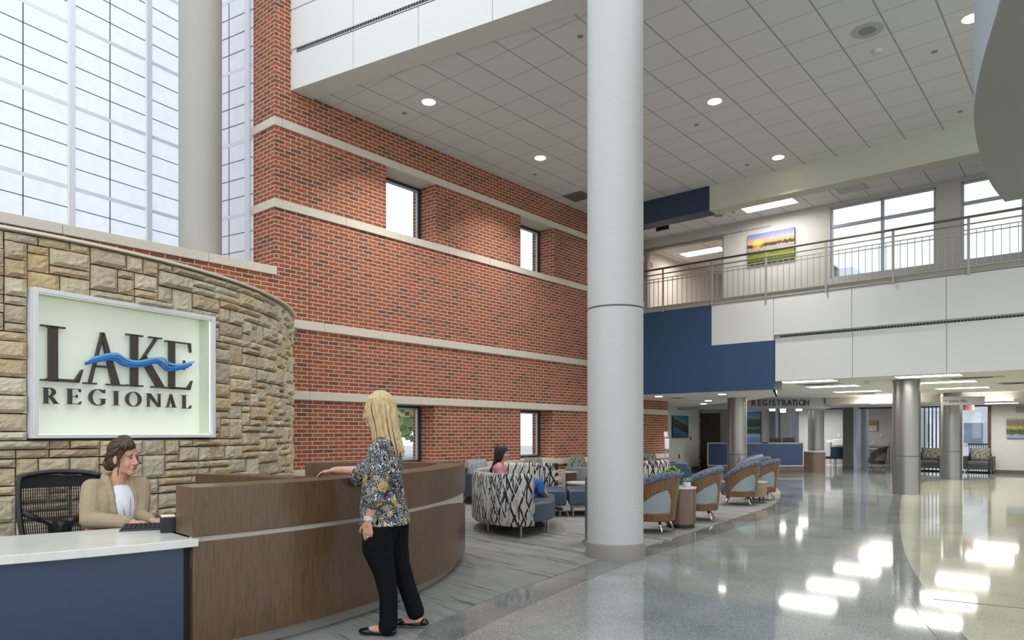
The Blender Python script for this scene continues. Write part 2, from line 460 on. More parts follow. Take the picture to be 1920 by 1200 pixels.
# ---------- translucent panel walls (D / C directions) ----------
K = Vector((-5.48, 12.33))
TL = bpy.data.materials.new('translucent wall panel'); TL.use_nodes = True
nt = TL.node_tree; nt.nodes.clear(); o_ = nt.nodes.new('ShaderNodeOutputMaterial')
tb = nt.nodes.new('ShaderNodeBsdfTranslucent'); tb.inputs[0].default_value = (.50, .53, .56, 1)
nz = nt.nodes.new('ShaderNodeTexNoise'); nz.inputs['Scale'].default_value = 7; nz.inputs['Detail'].default_value = 4
tcc = nt.nodes.new('ShaderNodeTexCoord'); nt.links.new(tcc.outputs['Object'], nz.inputs['Vector'])
rp = nt.nodes.new('ShaderNodeValToRGB'); rp.color_ramp.elements[0].position = .3; rp.color_ramp.elements[0].color = (.48, .51, .55, 1); rp.color_ramp.elements[1].position = .7; rp.color_ramp.elements[1].color = (.54, .565, .60, 1)
nt.links.new(nz.outputs['Fac'], rp.inputs[0]); nt.links.new(rp.outputs[0], tb.inputs[0])
df = nt.nodes.new('ShaderNodeBsdfDiffuse'); df.inputs[0].default_value = (.3, .32, .34, 1)
ad = nt.nodes.new('ShaderNodeAddShader'); nt.links.new(tb.outputs[0], ad.inputs[0]); nt.links.new(df.outputs[0], ad.inputs[1]); nt.links.new(ad.outputs[0], o_.inputs[0])
LINE = mat('panel grid line', '#4a4d52', .5); BARG = mat('panel rail', '#dfe1e8', .5, .2); MUL = mat('panel mullion', '#e0e1e6', .4, .2)
def kal(name, origin, d, n, t0, t1, z0, z1, thick, thin):
    root = sroot(name, label='tall translucent wall panel grid')
    def bx(b, s0, s1, o0, o1, za, zb):
        pts = [(origin.x+d[0]*s+n[0]*o, origin.y+d[1]*s+n[1]*o) for s, o in ((s0, o0), (s1, o0), (s1, o1), (s0, o1))]
        b.prism(pts, za, zb)
    b = MB(); P = [(origin.x+d[0]*s, origin.y+d[1]*s) for s in (t0, t1)]
    b.face([(P[0][0], P[0][1], z0), (P[1][0], P[1][1], z0), (P[1][0], P[1][1], z1), (P[0][0], P[0][1], z1)])
    b.build('panel', TL, root)
    b1 = MB(); b2 = MB(); z = 5.05-1.22; i = 0
    while z < z1:
        if i % 4 == 0: bx(b2, t0, t1, .001, .008, z-.028, z+.028)
        else: bx(b1, t0, t1, .001, .006, z-.006, z+.006)
        z += .305; i += 1
    for s in thin: bx(b1, s-.007, s+.007, .001, .006, z0, z1)
    b1.build('grid_line', LINE, root); b2.build('rail', BARG, root)
    for s in thick:
        m = MB(); bx(m, s-.05, s+.05, 0, .05, z0, z1); m.build('mullion', MUL, root, bevel=.006, seg=1)
Q = Vector((-5.68, 12.0)); oK = (K-Q).dot(Vector(D2))
kal('window_7', Q, D2, C2, -9, oK, 3.2, 10, (-5.4, -4.19, -2.98, -1.769, -.557), (-6.0, -4.8, -3.6, -2.41, -1.179, .03))
kal('window_8', K, C2, (-D2[0], -D2[1]), 0, 1.75, 3.2, 10, (1.29,), (.18, .794))
# ---------- columns ----------
COLM = mat('column paint', '#b9bab6', .5); kk = NT(COLM); nn = kk.noise(kk.coord('Object', (1, 1, 60)), 4, 3); kk.color(kk.mix(.25, '#b9bab6', kk.ramp(nn, [(.3, '#a5a6a4'), (.7, '#cbccc8')])))
COLL = mat('warm column paint', '#a9a59e', .6)
MET = mat('metallic column cladding', '#8d8c88', .32, .75)
def column(x, y, r, z1, m, label, base=None, ring=None):
    t = thing('column', label, 'column', (x, y, 0))
    b = MB(); b.cyl(0, 0, .0 if not base else base, (ring or z1)-.0, r, n=64)
    b.build('shaft', m, t, smooth='auto')
    if base: MB().lathe([(r+.02, 0), (r+.022, base-.03), (r+.016, base-.004), (r, base)], n=64).build('base', mat('column base', '#8b8580', .5), t, smooth='auto')
    if ring:
        MB().cyl(0, 0, ring, ring+.02, r-.004, n=64).build('joint_ring', mat('joint groove', '#5a5a58', .5), t, smooth='auto')
        MB().cyl(0, 0, ring+.02, z1, r, n=64).build('upper_shaft', m, t, smooth='auto')
    return t
column((1153.5-960)/F*8.0, 8.0, .315, 9.9, COLM, 'large pale grey round column rising from floor to high ceiling in front of lounge', base=.175, ring=2.79)
column(-4.78, 10.8, .307, 9.9, COLL, 'tall warm grey column behind the stone wall against the translucent panels')
def lowcol(px, Z, r, z1, label, ring): column((px-960)/F*Z, Z, r, z1, MET, label, ring=ring)
lowcol(1382, 18.6, .25, 2.33, 'silver column between the barrel chairs and the blue registration desk', .83)
lowcol(1699.5, 16.22, .287, 2.615, 'nearest silver column standing on the polished floor at the right', .86)
lowcol(1783.5, 21.5, .292, 2.615, 'silver column beside the hanging Business Office sign', .83)
# ---------- high ceiling, angled fascia, beam ----------
def onC(s, off=0, z=None): return (-3.5095+C2[0]*s+D2[0]*off, 11.16+C2[1]*s+D2[1]*off)
def sC(px):   # distance along the fascia for a photo column
    r = (px-CX)/F; return (r*11.16+3.5095)/(C2[0]-r*C2[1])
b = MB()
b.prism([onC(-.1, .3), onC(15, .3), g(12.5, 8), g(14.8, 8), g(14.8, V0), ], 6.87, 6.92)
struct(b.build('ceiling', TILE, uv=lambda p, n: (p.x*AX+p.y*AY, p.x*CX_+p.y*CY_)))
b = MB()
b.prism([onC(-.2, .02), onC(15, .02), onC(15, .40), onC(-.2, .40)], 6.83, 9.8)
struct(b.build('wall_fascia', WHITE))
b = MB(); cuts = [-.0]+[sC(x) for x in (662, 784, 923)]; st_ = cuts[-1]-cuts[-2]
while cuts[-1] < 14: cuts.append(cuts[-1]+st_)
for a, c in zip(cuts, cuts[1:]):
    for z0, z1 in ((6.83, 7.40), (7.475, 8.1), (8.11, 9.8)):
        b.prism([onC(a+.004, -.0), onC(c-.004, 0), onC(c-.004, .019), onC(a+.004, .019)], z0, z1-.008)
struct(b.build('wall_fascia_panels', WHITE, bevel=.003, seg=1))
def slot(name, label, P, z, h):
    t = thing(name, label, 'air vent')
    return t
t = thing('slot_diffuser', 'long dark slot diffuser running across the high white fascia', 'air vent')
s0 = sC(556)
b = MB(); b.prism([onC(s0, -.004), onC(14, -.004), onC(14, .012), onC(s0, .012)], 7.402, 7.415); b.prism([onC(s0, -.004), onC(14, -.004), onC(14, .012), onC(s0, .012)], 7.462, 7.474)
b.build('frame', ALU, t)
b = MB(); b.prism([onC(s0, .008), onC(14, .008), onC(14, .0185), onC(s0, .0185)], 7.415, 7.462)
b.build('slot', mat('vent dark', '#33342f', .6), t)
b = MB(); s = s0
while s < 9: b.prism([onC(s, .0), onC(s+.02, .0), onC(s+.02, .012), onC(s, .012)], 7.415, 7.462); s += .05
b.build('fins', mat('vent fin', '#6e6d66', .5), t)
VB = vfor(1330, 14.75)
BEAM = mat('pale green white beam paint', '#c3c6b4', .6)
BLUED = mat('blue beam paint', '#27374f', .5)
struct(MB().gbox(14.75, 15.1, VB, 12, 6.34, 6.87).build('wall_beam', BEAM))
struct(MB().gbox(14.70, 15.12, V0, VB, 6.33, 6.87).build('wall_beam_blue', BLUED))
# ---------- balcony ----------
UB, UW = 15.0, 17.33
ZF, ZC, ZL = 4.28, 4.39, 2.52
struct(MB().gbox(UB+.03, 29.3, V0-3, 14, 4.0, ZC).build('floor_upper', mat('upper floor', '#8c8880', .7)))
v34 = vfor(1334, UB); v50 = vfor(1450.5, UB)
zs = zat(1334, 648, UB); zb = zat(1450, 730, UB); zw = 2.50
b = MB(); b.gbox(UB, UB+.06, V0, v34, zs, ZF-.004); b.gbox(UB, UB+.06, V0, v50, zb, zs)
b.gbox(UB+.06, UB+.5, v50-.06, v50, zb, zs)
struct(b.build('wall_blue', BLUE))
zsl = zat(1463, 627, UB)
b = MB(); vs = [v34, v50, vfor(1597, UB), vfor(1774, UB)]; d_ = vs[3]-vs[2]
while vs[-1] < 11: vs.append(vs[-1]+d_)
for i, (a, c) in enumerate(zip(vs, vs[1:])):
    b.gbox(UB-.005, UB+.05, a+.004, c-.004, zs if i == 0 else zsl, ZF-.006)
for a, c in zip([v50+.01]+vs[2:], vs[2:]):
    b.gbox(UB+.045, UB+.10, a+.004, c-.004, zw, zsl-.075)
struct(b.build('wall_fascia_balcony', WHITE, bevel=.003, seg=1))
b = MB(); b.gbox(UB+.1, UB+.3, V0, 12, zw+.01, 4.2); struct(b.build('wall_fascia_core', WHITE))
t = thing('slot_diffuser', 'long dark slot diffuser under the balcony panels above the corridor', 'air vent')
vs0 = vfor(1461, UB)
MB().gbox(UB+.06, UB+.099, vs0, 11, zsl-.066, zsl-.012).build('slot', mat('vent dark'), t)
b = MB(); b.gbox(UB+.045, UB+.06, vs0, 11, zsl-.074, zsl-.064); b.gbox(UB+.045, UB+.06, vs0, 11, zsl-.014, zsl-.004); b.build('frame', ALU, t)
b = MB(); s = vs0
while s < 5: b.gbox(UB+.05, UB+.062, s, s+.02, zsl-.064, zsl-.014); s += .055
b.build('fins', mat('vent fin'), t)
# curb and railing
RAILM = mat('warm silver rail paint', '#a09d93', .4, .5)
struct(MB().gbox(UB-.02, UB+.12, V0, 12, ZF, ZC).build('trim_7', mat('curb stone', '#9b978c', .6), bevel=.004, seg=1))
rt = thing('balcony_railing', 'long metal balcony railing with slim balusters along the upper floor edge', 'railing')
pv = [vfor(x, UB) for x in (1244.5, 1336, 1437, 1549, 1675.5, 1816.5)]
sp = (pv[-1]-pv[0])/5
pv = [pv[0]+sp*i for i in range(-1, 9)]
zr = [zat(1675.5, y, UB) for y in (431.5, 444, 454, 461)]
ur = UB-.035
for i, v in enumerate(pv):
    b = MB()
    if v > V0: b.gbox(ur-.012, ur+.012, v-.022, v+.022, ZF-.03, zr[0]-.02); b.build('post', RAILM, rt, bevel=.003, seg=1)
b = MB(); e = V0+.02
b.tube([(*g(ur, e), zr[0]), (*g(ur, 9), zr[0])], .024, 10)
b.build('handrail', mat('handrail bronze', '#7b756a', .35, .6), rt, smooth=True)
b = MB(); b.tube([(*g(ur, e), zr[1]), (*g(ur, 9), zr[1])], .015, 8); b.build('mid_rail', RAILM, rt, smooth=True)
b = MB()
for z in zr[2:]: b.gbox(ur-.008, ur+.008, e, 9, z-.009, z+.009)
b.build('lower_rail', RAILM, rt)
b = MB(); b.gbox(ur-.008, ur+.008, e, 9, ZC-.005, ZC+.012); b.build('bottom_rail', RAILM, rt)
nb = 0
for i in range(len(pv)-1):
    for j in range(1, 10):
        v = pv[i]+sp*j/10
        if v < V0+.05 or v > 6 or nb >= 98: continue
        nb += 1
        MB().gbox(ur-.006, ur+.006, v-.006, v+.006, ZC, zr[2]).build('baluster', RAILM, rt)
# ---------- upper level back wall with windows and opening ----------
ZU = 6.75
c0, c1 = vfor(1214, UW), vfor(1357, UW)
zo = zat(1357, 442, UW)
w1, w2 = vfor(1557, UW), vfor(1755, UW); w3, w4 = vfor(1802, UW), vfor(1921, UW)
zwt, zwb = zat(1557, 389, UW), zat(1557, 522, UW)
b = MB()
b.gbox(UW, UW+.15, V0, c0, ZC, ZU); b.gbox(UW, UW+.15, c0, c1, zo, ZU); b.gbox(UW, UW+.15, c1, w1, ZC, ZU)
b.gbox(UW, UW+.15, w1, w2, ZC, zwb); b.gbox(UW, UW+.15, w1, w2, zwt, ZU); b.gbox(UW, UW+.15, w2, w3, ZC, ZU)
b.gbox(UW, UW+.15, w3, w4, ZC, zwb); b.gbox(UW, UW+.15, w3, w4, zwt, ZU); b.gbox(UW, UW+.15, w4, 12, ZC, ZU)
struct(b.build('wall_upper', WARMW))
struct(MB().gbox(UB+.1, UW+.2, V0, 12, ZU, ZU+.05).build('ceiling_upper', m_tile('upper ceiling tiles', '#e2e3e5', '#a5a6a8', .6096, .6096, .3, -5.95), uv=lambda p, n: (p.x*AX+p.y*AY, p.x*CX_+p.y*CY_)))
struct(MB().gbox(UW-.012, UW, c1+.02, w1-.02, ZC+.02, ZC+.24).build('baseboard_upper', mat('wall guard grey', '#8a8781', .6)))
struct(MB().gbox(UW-.03, UW-.012, c1+.02, w1-.02, ZC+.2, ZC+.25).build('trim_8', mat('wall guard dark', '#55524e', .5)))
wn = 8
for (a, c, mul) in ((w1, w2, vfor(1654, UW)), (w3, w4, None)):
    wn += 1
    root = sroot('window_%d' % (wn)); f = MB(); t = .05
    zt2 = zat(1557, 426, UW)
    for q in ((a, a+t, zwb, zwt), (c-t, c, zwb, zwt), (a, c, zwt-t, zwt), (a, c, zwb, zwb+t*.5), (a, c, zt2-.035, zt2+.035)): f.gbox(UW+.02, UW+.09, q[0], q[1], q[2], q[3])
    if mul: f.gbox(UW+.02, UW+.09, mul-.035, mul+.035, zwb, zwt)
    f.build('window_frame', mat('upper window frame', '#b9c0c8', .4, .3), root, bevel=.004, seg=1)
    MB().gbox(UW+.05, UW+.056, a+t, c-t, zwb, zwt).build('pane', GLASS, root)
# corridor seen through the opening
b = MB(); b.gbox(UW, 23, c0-.15, c0, ZC, zo+.05); b.gbox(23, 23.15, c0, c1+1.2, ZC, zo); b.gbox(UW+.15, 20.2, c1+.0, c1+.15, ZC, zo)
struct(b.build('wall_corridor', mat('corridor plaster', '#cbbfb2', .7)))
struct(MB().gbox(UW, 23, c0, c1+1.2, zo, zo+.04).build('ceiling_corridor', m_tile('corridor ceiling tiles', '#d9d7d3', '#8a8885', .6096, 1.2192, .3, .2), uv=lambda p, n: (p.x*AX+p.y*AY, p.x*CX_+p.y*CY_)))
struct(MB().gbox(UW-.01, UW+.16, c1-.035, c1, ZC, zo).gbox(UW-.01, UW+.16, c0, c1, zo-.03, zo).build('trim_9', mat('opening trim', '#8d8b88', .5)))
# ---------- low ceilings, bulkheads under the balcony ----------
zb2 = zb
struct(MB().prism([g(UB+.06, V0), g(UB+.06, v50), (6.75, 17.9), (6.8, 20), (6.5, 23.5), (6.3, 25.7), (4.6, 27.6), (1.5, 25.6), g(UE, -13), g(UE, V0)], zb, zb+.04).build('ceiling_low_blue_bay', mat('smooth white soffit', '#e2dfda', .7, spec=.2)))
struct(MB().prism([g(UB+.1, v50), g(UB+.1, 14), g(25.2, 14), g(29.6, 14), g(29.6, -12.2), g(22, -12.2)], 2.62, 2.66).build('ceiling_low', TILE2, uv=lambda p, n: (p.x*AX+p.y*AY, p.x*CX_+p.y*CY_)))
struct(MB().sweep([g(UB+.06, v50), (6.75, 17.9), (6.8, 20), (6.5, 23.5), (6.3, 25.7)], [(0, zb), (0, 2.62), (-.04, 2.62), (-.04, zb)]).build('trim_10', SOFF))
Zb = 1.22*F/(HY-742); Xb = (1620-CX)/F*Zb; UBH = 25.45
struct(MB().gbox(UBH, UBH+.2, v50-2, 14, 2.385, 2.62).build('wall_bulkhead_beige', mat('beige bulkhead paint', '#c6bcae', .7)))
struct(MB().gbox(UBH+.2, 29.3, -14, 14, 2.385, 2.42).build('ceiling_far', mat('far ceiling', '#dddcd8', .7)))
# ---------- curved stone wall ----------
SCX, SCY, SR = -7.85, 9.23, 4.70
SZT = 3.14
def sp_(th, r, z): return (SCX+r*math.cos(th), SCY+r*math.sin(th), z)
random.seed(11)
STN = mat('stacked ledge stone', rough=.85, spec=.25); k = NT(STN)
at = k.n('ShaderNodeAttribute', attribute_name='tone')
pal = k.ramp(at.outputs['Fac'], [(0, '#d2bf96'), (.12, '#e0cfa8'), (.24, '#c0b8a6'), (.36, '#c49c66'), (.46, '#e6dac0'), (.56, '#d6ab6c'), (.66, '#d4ccb8'), (.76, '#b0926c'), (.86, '#cabfa6'), (1, '#ece2ca')])
v = k.coord('Object'); n1 = k.noise(v, 6, 6, .65); n2 = k.noise(v, 45, 5, .7)
c = k.mix(.32, pal, k.ramp(n1, [(.3, '#9c8460'), (.5, '#c8ba9a'), (.7, '#ded6c0')]))
c = k.mix(.3, c, k.ramp(n2, [(.35, '#776b56'), (.6, '#cfc7b4')])); k.color(c)
k.bump(k.math('ADD', n2, k.math('MULTIPLY', n1, 1.5)), .8, .015)
SL, SRt = R(-40.35), R(-17.7)
nr = 40; uz = SZT/nr; da = (SRt-SL)/22; t0_ = SL-36*da; nc = 102; t1_ = t0_+nc*da
occ = [[False]*nc for _ in range(nr)]
def tcol(j): return t0_+(t1_-t0_)*j/nc
for i in range(nr):
    for j in range(nc):
        if (i+.5)*uz > 1.345 and (i+.5)*uz < 2.665 and SL < tcol(j+.5) < SRt: occ[i][j] = True
b = MB(); tone = b.bm.verts.layers.float.new('tone')
rnd = random.random
for i in range(nr):
    for j in range(nc):
        if occ[i][j]: continue
        hh = random.choice([1, 1, 1, 2, 2, 2, 2, 3])
        ww = random.choice([2, 2, 3, 3, 4, 4, 5])
        if hh == 1: ww = random.choice([2, 3, 4, 5, 5])
        if hh == 3: ww = random.choice([2, 3])
        hh = min(hh, nr-i)
        w_ = 0
        while w_ < ww and j+w_ < nc and not occ[i][j+w_]: w_ += 1
        ww = w_
        while hh > 1 and any(occ[i+hh-1][j+q] for q in range(ww)): hh -= 1
        if j+ww < nc and not occ[i][j+ww] and (j+ww+1 >= nc or occ[i][j+ww+1]): ww += 1
        if any(occ[i+p][j+q] for p in range(hh) for q in range(ww)): ww = max(1, ww-1)
        for p in range(hh):
            for q in range(ww): occ[i+p][j+q] = True
        gp = .004+.003*rnd()
        a0, a1 = tcol(j)+gp/SR, tcol(j+ww)-gp/SR
        z0, z1 = i*uz+gp, (i+hh)*uz-gp
        pr = .035+.045*rnd(); tn = rnd()
        nx, nz_ = max(3, ww*2), max(3, hh*2+1)
        tl = (rnd()-.5)*.03; tz = (rnd()-.5)*.025
        grid = []
        fx = rnd()*10
        for q in range(nz_+1):
            row = []
            for p in range(nx+1):
                s, t = p/nx, q/nz_
                e = min(s, 1-s)*(a1-a0)*SR; f = min(t, 1-t)*(z1-z0)
                ed = min(e, f)
                rr = pr+tl*(s-.5)+tz*(t-.5)+(rnd()-.5)*.014
                if ed < .002: rr = pr*.45+(rnd()-.5)*.006
                wob = (rnd()-.5)*.006
                vv = b.bm.verts.new(sp_(a0+(a1-a0)*s+wob/SR*(0 if p in (0, nx) else 1), SR+rr, z0+(z1-z0)*t+(rnd()-.5)*.004)); vv[tone] = tn
                row.append(vv)
            grid.append(row)
        for q in range(nz_):
            for p in range(nx): b.bm.faces.new((grid[q][p], grid[q][p+1], grid[q+1][p+1], grid[q+1][p]))
        # side skirts
        ring = grid[0]+[r[-1] for r in grid[1:]]+grid[-1][-2::-1]+[r[0] for r in grid[-2:0:-1]]
        back = []
        for vv in ring:
            d = Vector((vv.co.x-SCX, vv.co.y-SCY)); d.normalize()
            bv = b.bm.verts.new((SCX+d.x*(SR-.03), SCY+d.y*(SR-.03), vv.co.z)); bv[tone] = tn; back.append(bv)
        m_ = len(ring)
        for q in range(m_): b.bm.faces.new((ring[q], ring[(q+1) % m_], back[(q+1) % m_], back[q]))
struct(b.build('wall_stone', STN), 'curved wall of stacked tan ledge stone')
b = MB(); MORT = mat('dark stone joint', '#4d4438', .95)
N = 60
for q in range(N):
    a0, a1 = t0_+(t1_-t0_)*q/N, t0_+(t1_-t0_)*(q+1)/N
    hole = a1 > SL-.004 and a0 < SRt+.004
    for z0, z1 in (((0, 1.36), (2.65, SZT)) if hole else ((0, SZT),)):
        b.face([sp_(a0, SR-.01, z0), sp_(a1, SR-.01, z0), sp_(a1, SR-.01, z1), sp_(a0, SR-.01, z1)])
        b.face([sp_(a0, SR-.45, z0), sp_(a1, SR-.45, z0), sp_(a1, SR-.45, z1), sp_(a0, SR-.45, z1)])
struct(b.build('wall_stone_core', MORT))
path = [(SCX+SR*math.cos(t0_+(t1_-t0_)*q/80), SCY+SR*math.sin(t0_+(t1_-t0_)*q/80)) for q in range(81)]
struct(MB().sweep(path, [(.085, 3.148), (.09, 3.17), (-.45, 3.17), (-.45, 3.148)]).build('trim_11', mat('cream wall cap', '#e9e4d2', .4), smooth='auto'))
# ---------- illuminated sign ----------
SA = Vector((-.6795*6.13, 6.13)); SB = Vector((-.4205*7.73, 7.73))
sd = (SB-SA).normalized(); sw = (SB-SA).length
SZ0, SZ1 = 1.353, 2.677
sg = thing('sign', 'large framed glowing white sign with dark serif letters mounted in stone wall', 'sign', (SA.x, SA.y, 0), math.atan2(sd.y, sd.x))
# local frame: x along the sign, -y toward the room
fr = .042
b = MB(); 
for x0, x1, z0, z1 in ((0, fr, SZ0, SZ1), (sw-fr, sw, SZ0, SZ1), (fr, sw-fr, SZ1-fr, SZ1), (fr, sw-fr, SZ0, SZ0+fr*.8)):
    b.box(((x0+x1)/2, .02, (z0+z1)/2), (x1-x0, .04, z1-z0))
for x0, x1, z0, z1 in ((0, .02, SZ0, SZ1), (sw-.02, sw, SZ0, SZ1), (.02, sw-.02, SZ1-.02, SZ1), (.02, sw-.02, SZ0, SZ0+.02)):
    b.box(((x0+x1)/2, .16, (z0+z1)/2), (x1-x0, .24, z1-z0))
b.build('frame', mat('sign frame silver', '#dcdcde', .45, .1), sg, bevel=.003, seg=1)
DP = .25
SGW = mat('sign white lining', '#dce0d2', .6, emit=.10, ecol='#e8f0dc')
b = MB(); b.box((sw/2, DP+.01, (SZ0+SZ1)/2), (sw-.05, .02, SZ1-SZ0-.05))
b.build('back_panel', SGW, sg)
b = MB()
for x0, x1, z0, z1 in ((.02, .026, SZ0+.02, SZ1-.02), (sw-.026, sw-.02, SZ0+.02, SZ1-.02)): b.box(((x0+x1)/2, .145, (z0+z1)/2), (x1-x0, .21, z1-z0))
b.box((sw/2, .145, SZ1-.023), (sw-.06, .21, .006)); b.box((sw/2, .145, SZ0+.023), (sw-.06, .21, .006))
b.build('lining', mat('sign side lining', '#d3dcc8', .5), sg)
LED = mat('sign light strip', '#ffffff', .5, emit=1.0, ecol='#eefbe2')
b = MB(); b.box((.034, .05, (SZ0+SZ1)/2), (.012, .012, SZ1-SZ0-.12)); b.box((sw-.034, .05, (SZ0+SZ1)/2), (.012, .012, SZ1-SZ0-.12))
b.box((sw/2, .05, SZ1-.034), (sw-.1, .012, .012)); b.box((sw/2, .05, SZ0+.034), (sw-.1, .012, .012))
b.build('light_strip', LED, sg)
# serif letters as extruded outlines. unit box: x 0..w, z 0..1
def serif(poly_list, x, z, sx, sz, y0, y1, mb):
    for poly in poly_list:
        pts = [(x+px*sx, z+pz*sz) for px, pz in poly]
        mb.hexa([(a, y0, c) for a, c in pts], [(a, y1, c) for a, c in pts])
def rectp(x0, z0, x1, z1): return [(x0, z0), (x1, z0), (x1, z1), (x0, z1)]
def ringp(cx, cz, rx, rz, tx, tz, a0, a1, n=20):
    o = []
    for i in range(n):
        a, c = R(a0+(a1-a0)*i/n), R(a0+(a1-a0)*(i+1)/n)
        o.append([(cx+(rx-tx)*math.cos(a), cz+(rz-tz)*math.sin(a)), (cx+rx*math.cos(a), cz+rz*math.sin(a)), (cx+rx*math.cos(c), cz+rz*math.sin(c)), (cx+(rx-tx)*math.cos(c), cz+(rz-tz)*math.sin(c))])
    return o
s_ = .03
GL = {
 'L': [rectp(.14, 0, .30, 1), rectp(0, 1-s_, .44, 1), rectp(0, 0, .3, s_), [(.12, .06), (.08, s_), (.14, s_)], [(.28, .0), (.70, 0), (.70, .055), (.28, .055)], [(.62, .05), (.70, 0), (.78, .25), (.755, .25)], [(.1, 1-s_), (.34, 1-s_), (.30, .95), (.14, .95)]],
 'A': [[(.42, 1), (.48, 1), (.18, .03), (.12, .03)], [(.40, 1), (.48, 1), (.86, .03), (.68, .03)], rectp(.0, 0, .30, s_), rectp(.54, 0, 1.0, s_), rectp(.24, .33, .66, .37)],
 'K': [rectp(.12, 0, .29, 1), rectp(0, 1-s_, .42, 1), rectp(0, 0, .42, s_), [(.28, .42), (.34, .42), (.80, .97), (.73, .97)], [(.36, .54), (.50, .62), (.98, .03), (.78, .03)], rectp(.58, 1-s_, .92, 1), rectp(.64, 0, 1.04, s_)],
 'E': [rectp(.12, 0, .28, 1), rectp(0, 1-s_, .74, 1), rectp(0, 0, .3, s_), [(.28, 0), (.74, 0), (.74, .045), (.28, .045)], [(.66, .04), (.74, 0), (.82, .2), (.795, .2)], rectp(.28, .5, .58, .535), [(.56, .42), (.585, .42), (.585, .62), (.56, .62)], [(.70, 1), (.76, 1), (.78, .8), (.755, .8)]],
 'R': [rectp(.1, 0, .26, 1), rectp(0, 1-s_, .3, 1), rectp(0, 0, .36, s_), rectp(.24, .96, .4, 1), rectp(.24, .47, .4, .51), [(.34, .5), (.48, .5), (.84, .03), (.66, .03)], rectp(.60, 0, .90, s_)]+ringp(.38, .735, .32, .265, .15, .04, -90, 90),
 'G': ringp(.48, .5, .48, .52, .14, .045, 40, 320, 28)+[rectp(.70, .12, .84, .42), rectp(.60, .40, .94, .43), [(.80, .78), (.84, .78), (.84, 1.0), (.81, 1.0)]],
 'I': [rectp(.12, 0, .28, 1), rectp(0, 1-s_, .4, 1), rectp(0, 0, .4, s_)],
 'O': ringp(.48, .5, .48, .52, .14, .04, 0, 360, 32),
 'N': [rectp(.1, 0, .155, 1), rectp(.73, 0, .785, 1), [(.04, 1), (.22, 1), (.785, .0), (.70, 0)], rectp(0, 1-s_, .2, 1), rectp(0, 0, .27, s_), rectp(.6, 1-s_, .9, 1)],
}
LET = mat('bronze letter', '#4a403b', .45, .3)
hgt = SZ1-SZ0
SN = Vector((-sd.y, sd.x))*.19; SB0 = SA+SN   # letters stand off the back panel
def sx_of(px):
    r = (px-CX)/F; return (r*SB0.y-SB0.x)/(sd.x-r*sd.y)
def letter(ch, x0p, x1p, ytop, ybot, srf=1.6):
    xa, xb = sx_of(x0p), sx_of(x1p); xm = (xa+xb)/2
    Zm = SB0.y+sd.y*xm
    za, zb_ = H+(HY-ybot)/F*Zm, H+(HY-ytop)/F*Zm
    wmax = max(p[0] for q in GL[ch] for p in q)
    m = MB(); serif(GL[ch], xa, za, (xb-xa)/wmax, zb_-za, .19, .225, m)
    m.build('letter_%s' % ch.lower(), LET, sg)
letter('L', 78, 157, 613, 716); letter('A', 158, 236, 624, 722); letter('K', 238, 313, 630, 726); letter('E', 311, 362, 641, 730)
for ch, a, c, yt, yb in (('R', 82, 112, 727, 757), ('E', 126, 154, 729, 758), ('G', 169, 201, 730, 760), ('I', 213, 226, 733, 760), ('O', 238, 266, 735, 762), ('N', 276, 305, 738, 763), ('A', 313, 333, 739, 764), ('L', 342, 360, 741, 766)): letter(ch, a, c, yt, yb)
WV = [mat('wave blue', '#1f66b4', .4), mat('wave mid blue', '#2f7fcb', .4), mat('wave light blue', '#6fb4e2', .4)]
for i, (pts, th) in enumerate([
        ([(158, 682), (190, 675), (212, 674), (232, 685), (262, 686), (290, 679), (300, 685), (310, 693), (325, 693), (352, 687)], 3.0),
        ([(165, 678), (195, 670), (215, 669), (232, 678), (258, 682), (290, 676), (303, 680), (313, 688), (330, 689), (357, 684)], 2.6),
        ([(170, 672), (197, 665), (217, 664), (235, 674), (256, 678), (288, 672), (305, 673), (315, 682), (335, 684), (361, 679)], 2.0)]):
    P3 = []
    for px, py in pts:
        x = sx_of(px); Zm = SB0.y+sd.y*x; P3.append((x, H+(HY-py)/F*Zm))
    P3 = catmull(P3, 6); m = MB()
    hw = th/F*6.8
    for (a, c) in zip(P3, P3[1:]):
        m.hexa([(a[0], .165-.006*i, a[1]-hw), (c[0], .165-.006*i, c[1]-hw), (c[0], .185, c[1]-hw), (a[0], .185, a[1]-hw)], [(a[0], .165-.006*i, a[1]+hw), (c[0], .165-.006*i, c[1]+hw), (c[0], .185, c[1]+hw), (a[0], .185, a[1]+hw)])
    m.build('wave', WV[i], sg)
# ---------- reception desk ----------
DCX, DCY, DR = -5.177, 7.612, 4.66
def dp(th, r): return (DCX+r*math.cos(th), DCY+r*math.sin(th))
TL0, TL1 = R(-45.9), R(4.5)
n = 90
path = [dp(TL0+(TL1-TL0)*i/(n-1), DR) for i in range(n)]
desk = thing('reception_desk', 'curved walnut reception counter with pale reveal stripe in front of stone wall', 'reception desk', (*dp(R(-20), DR-.1), 0))
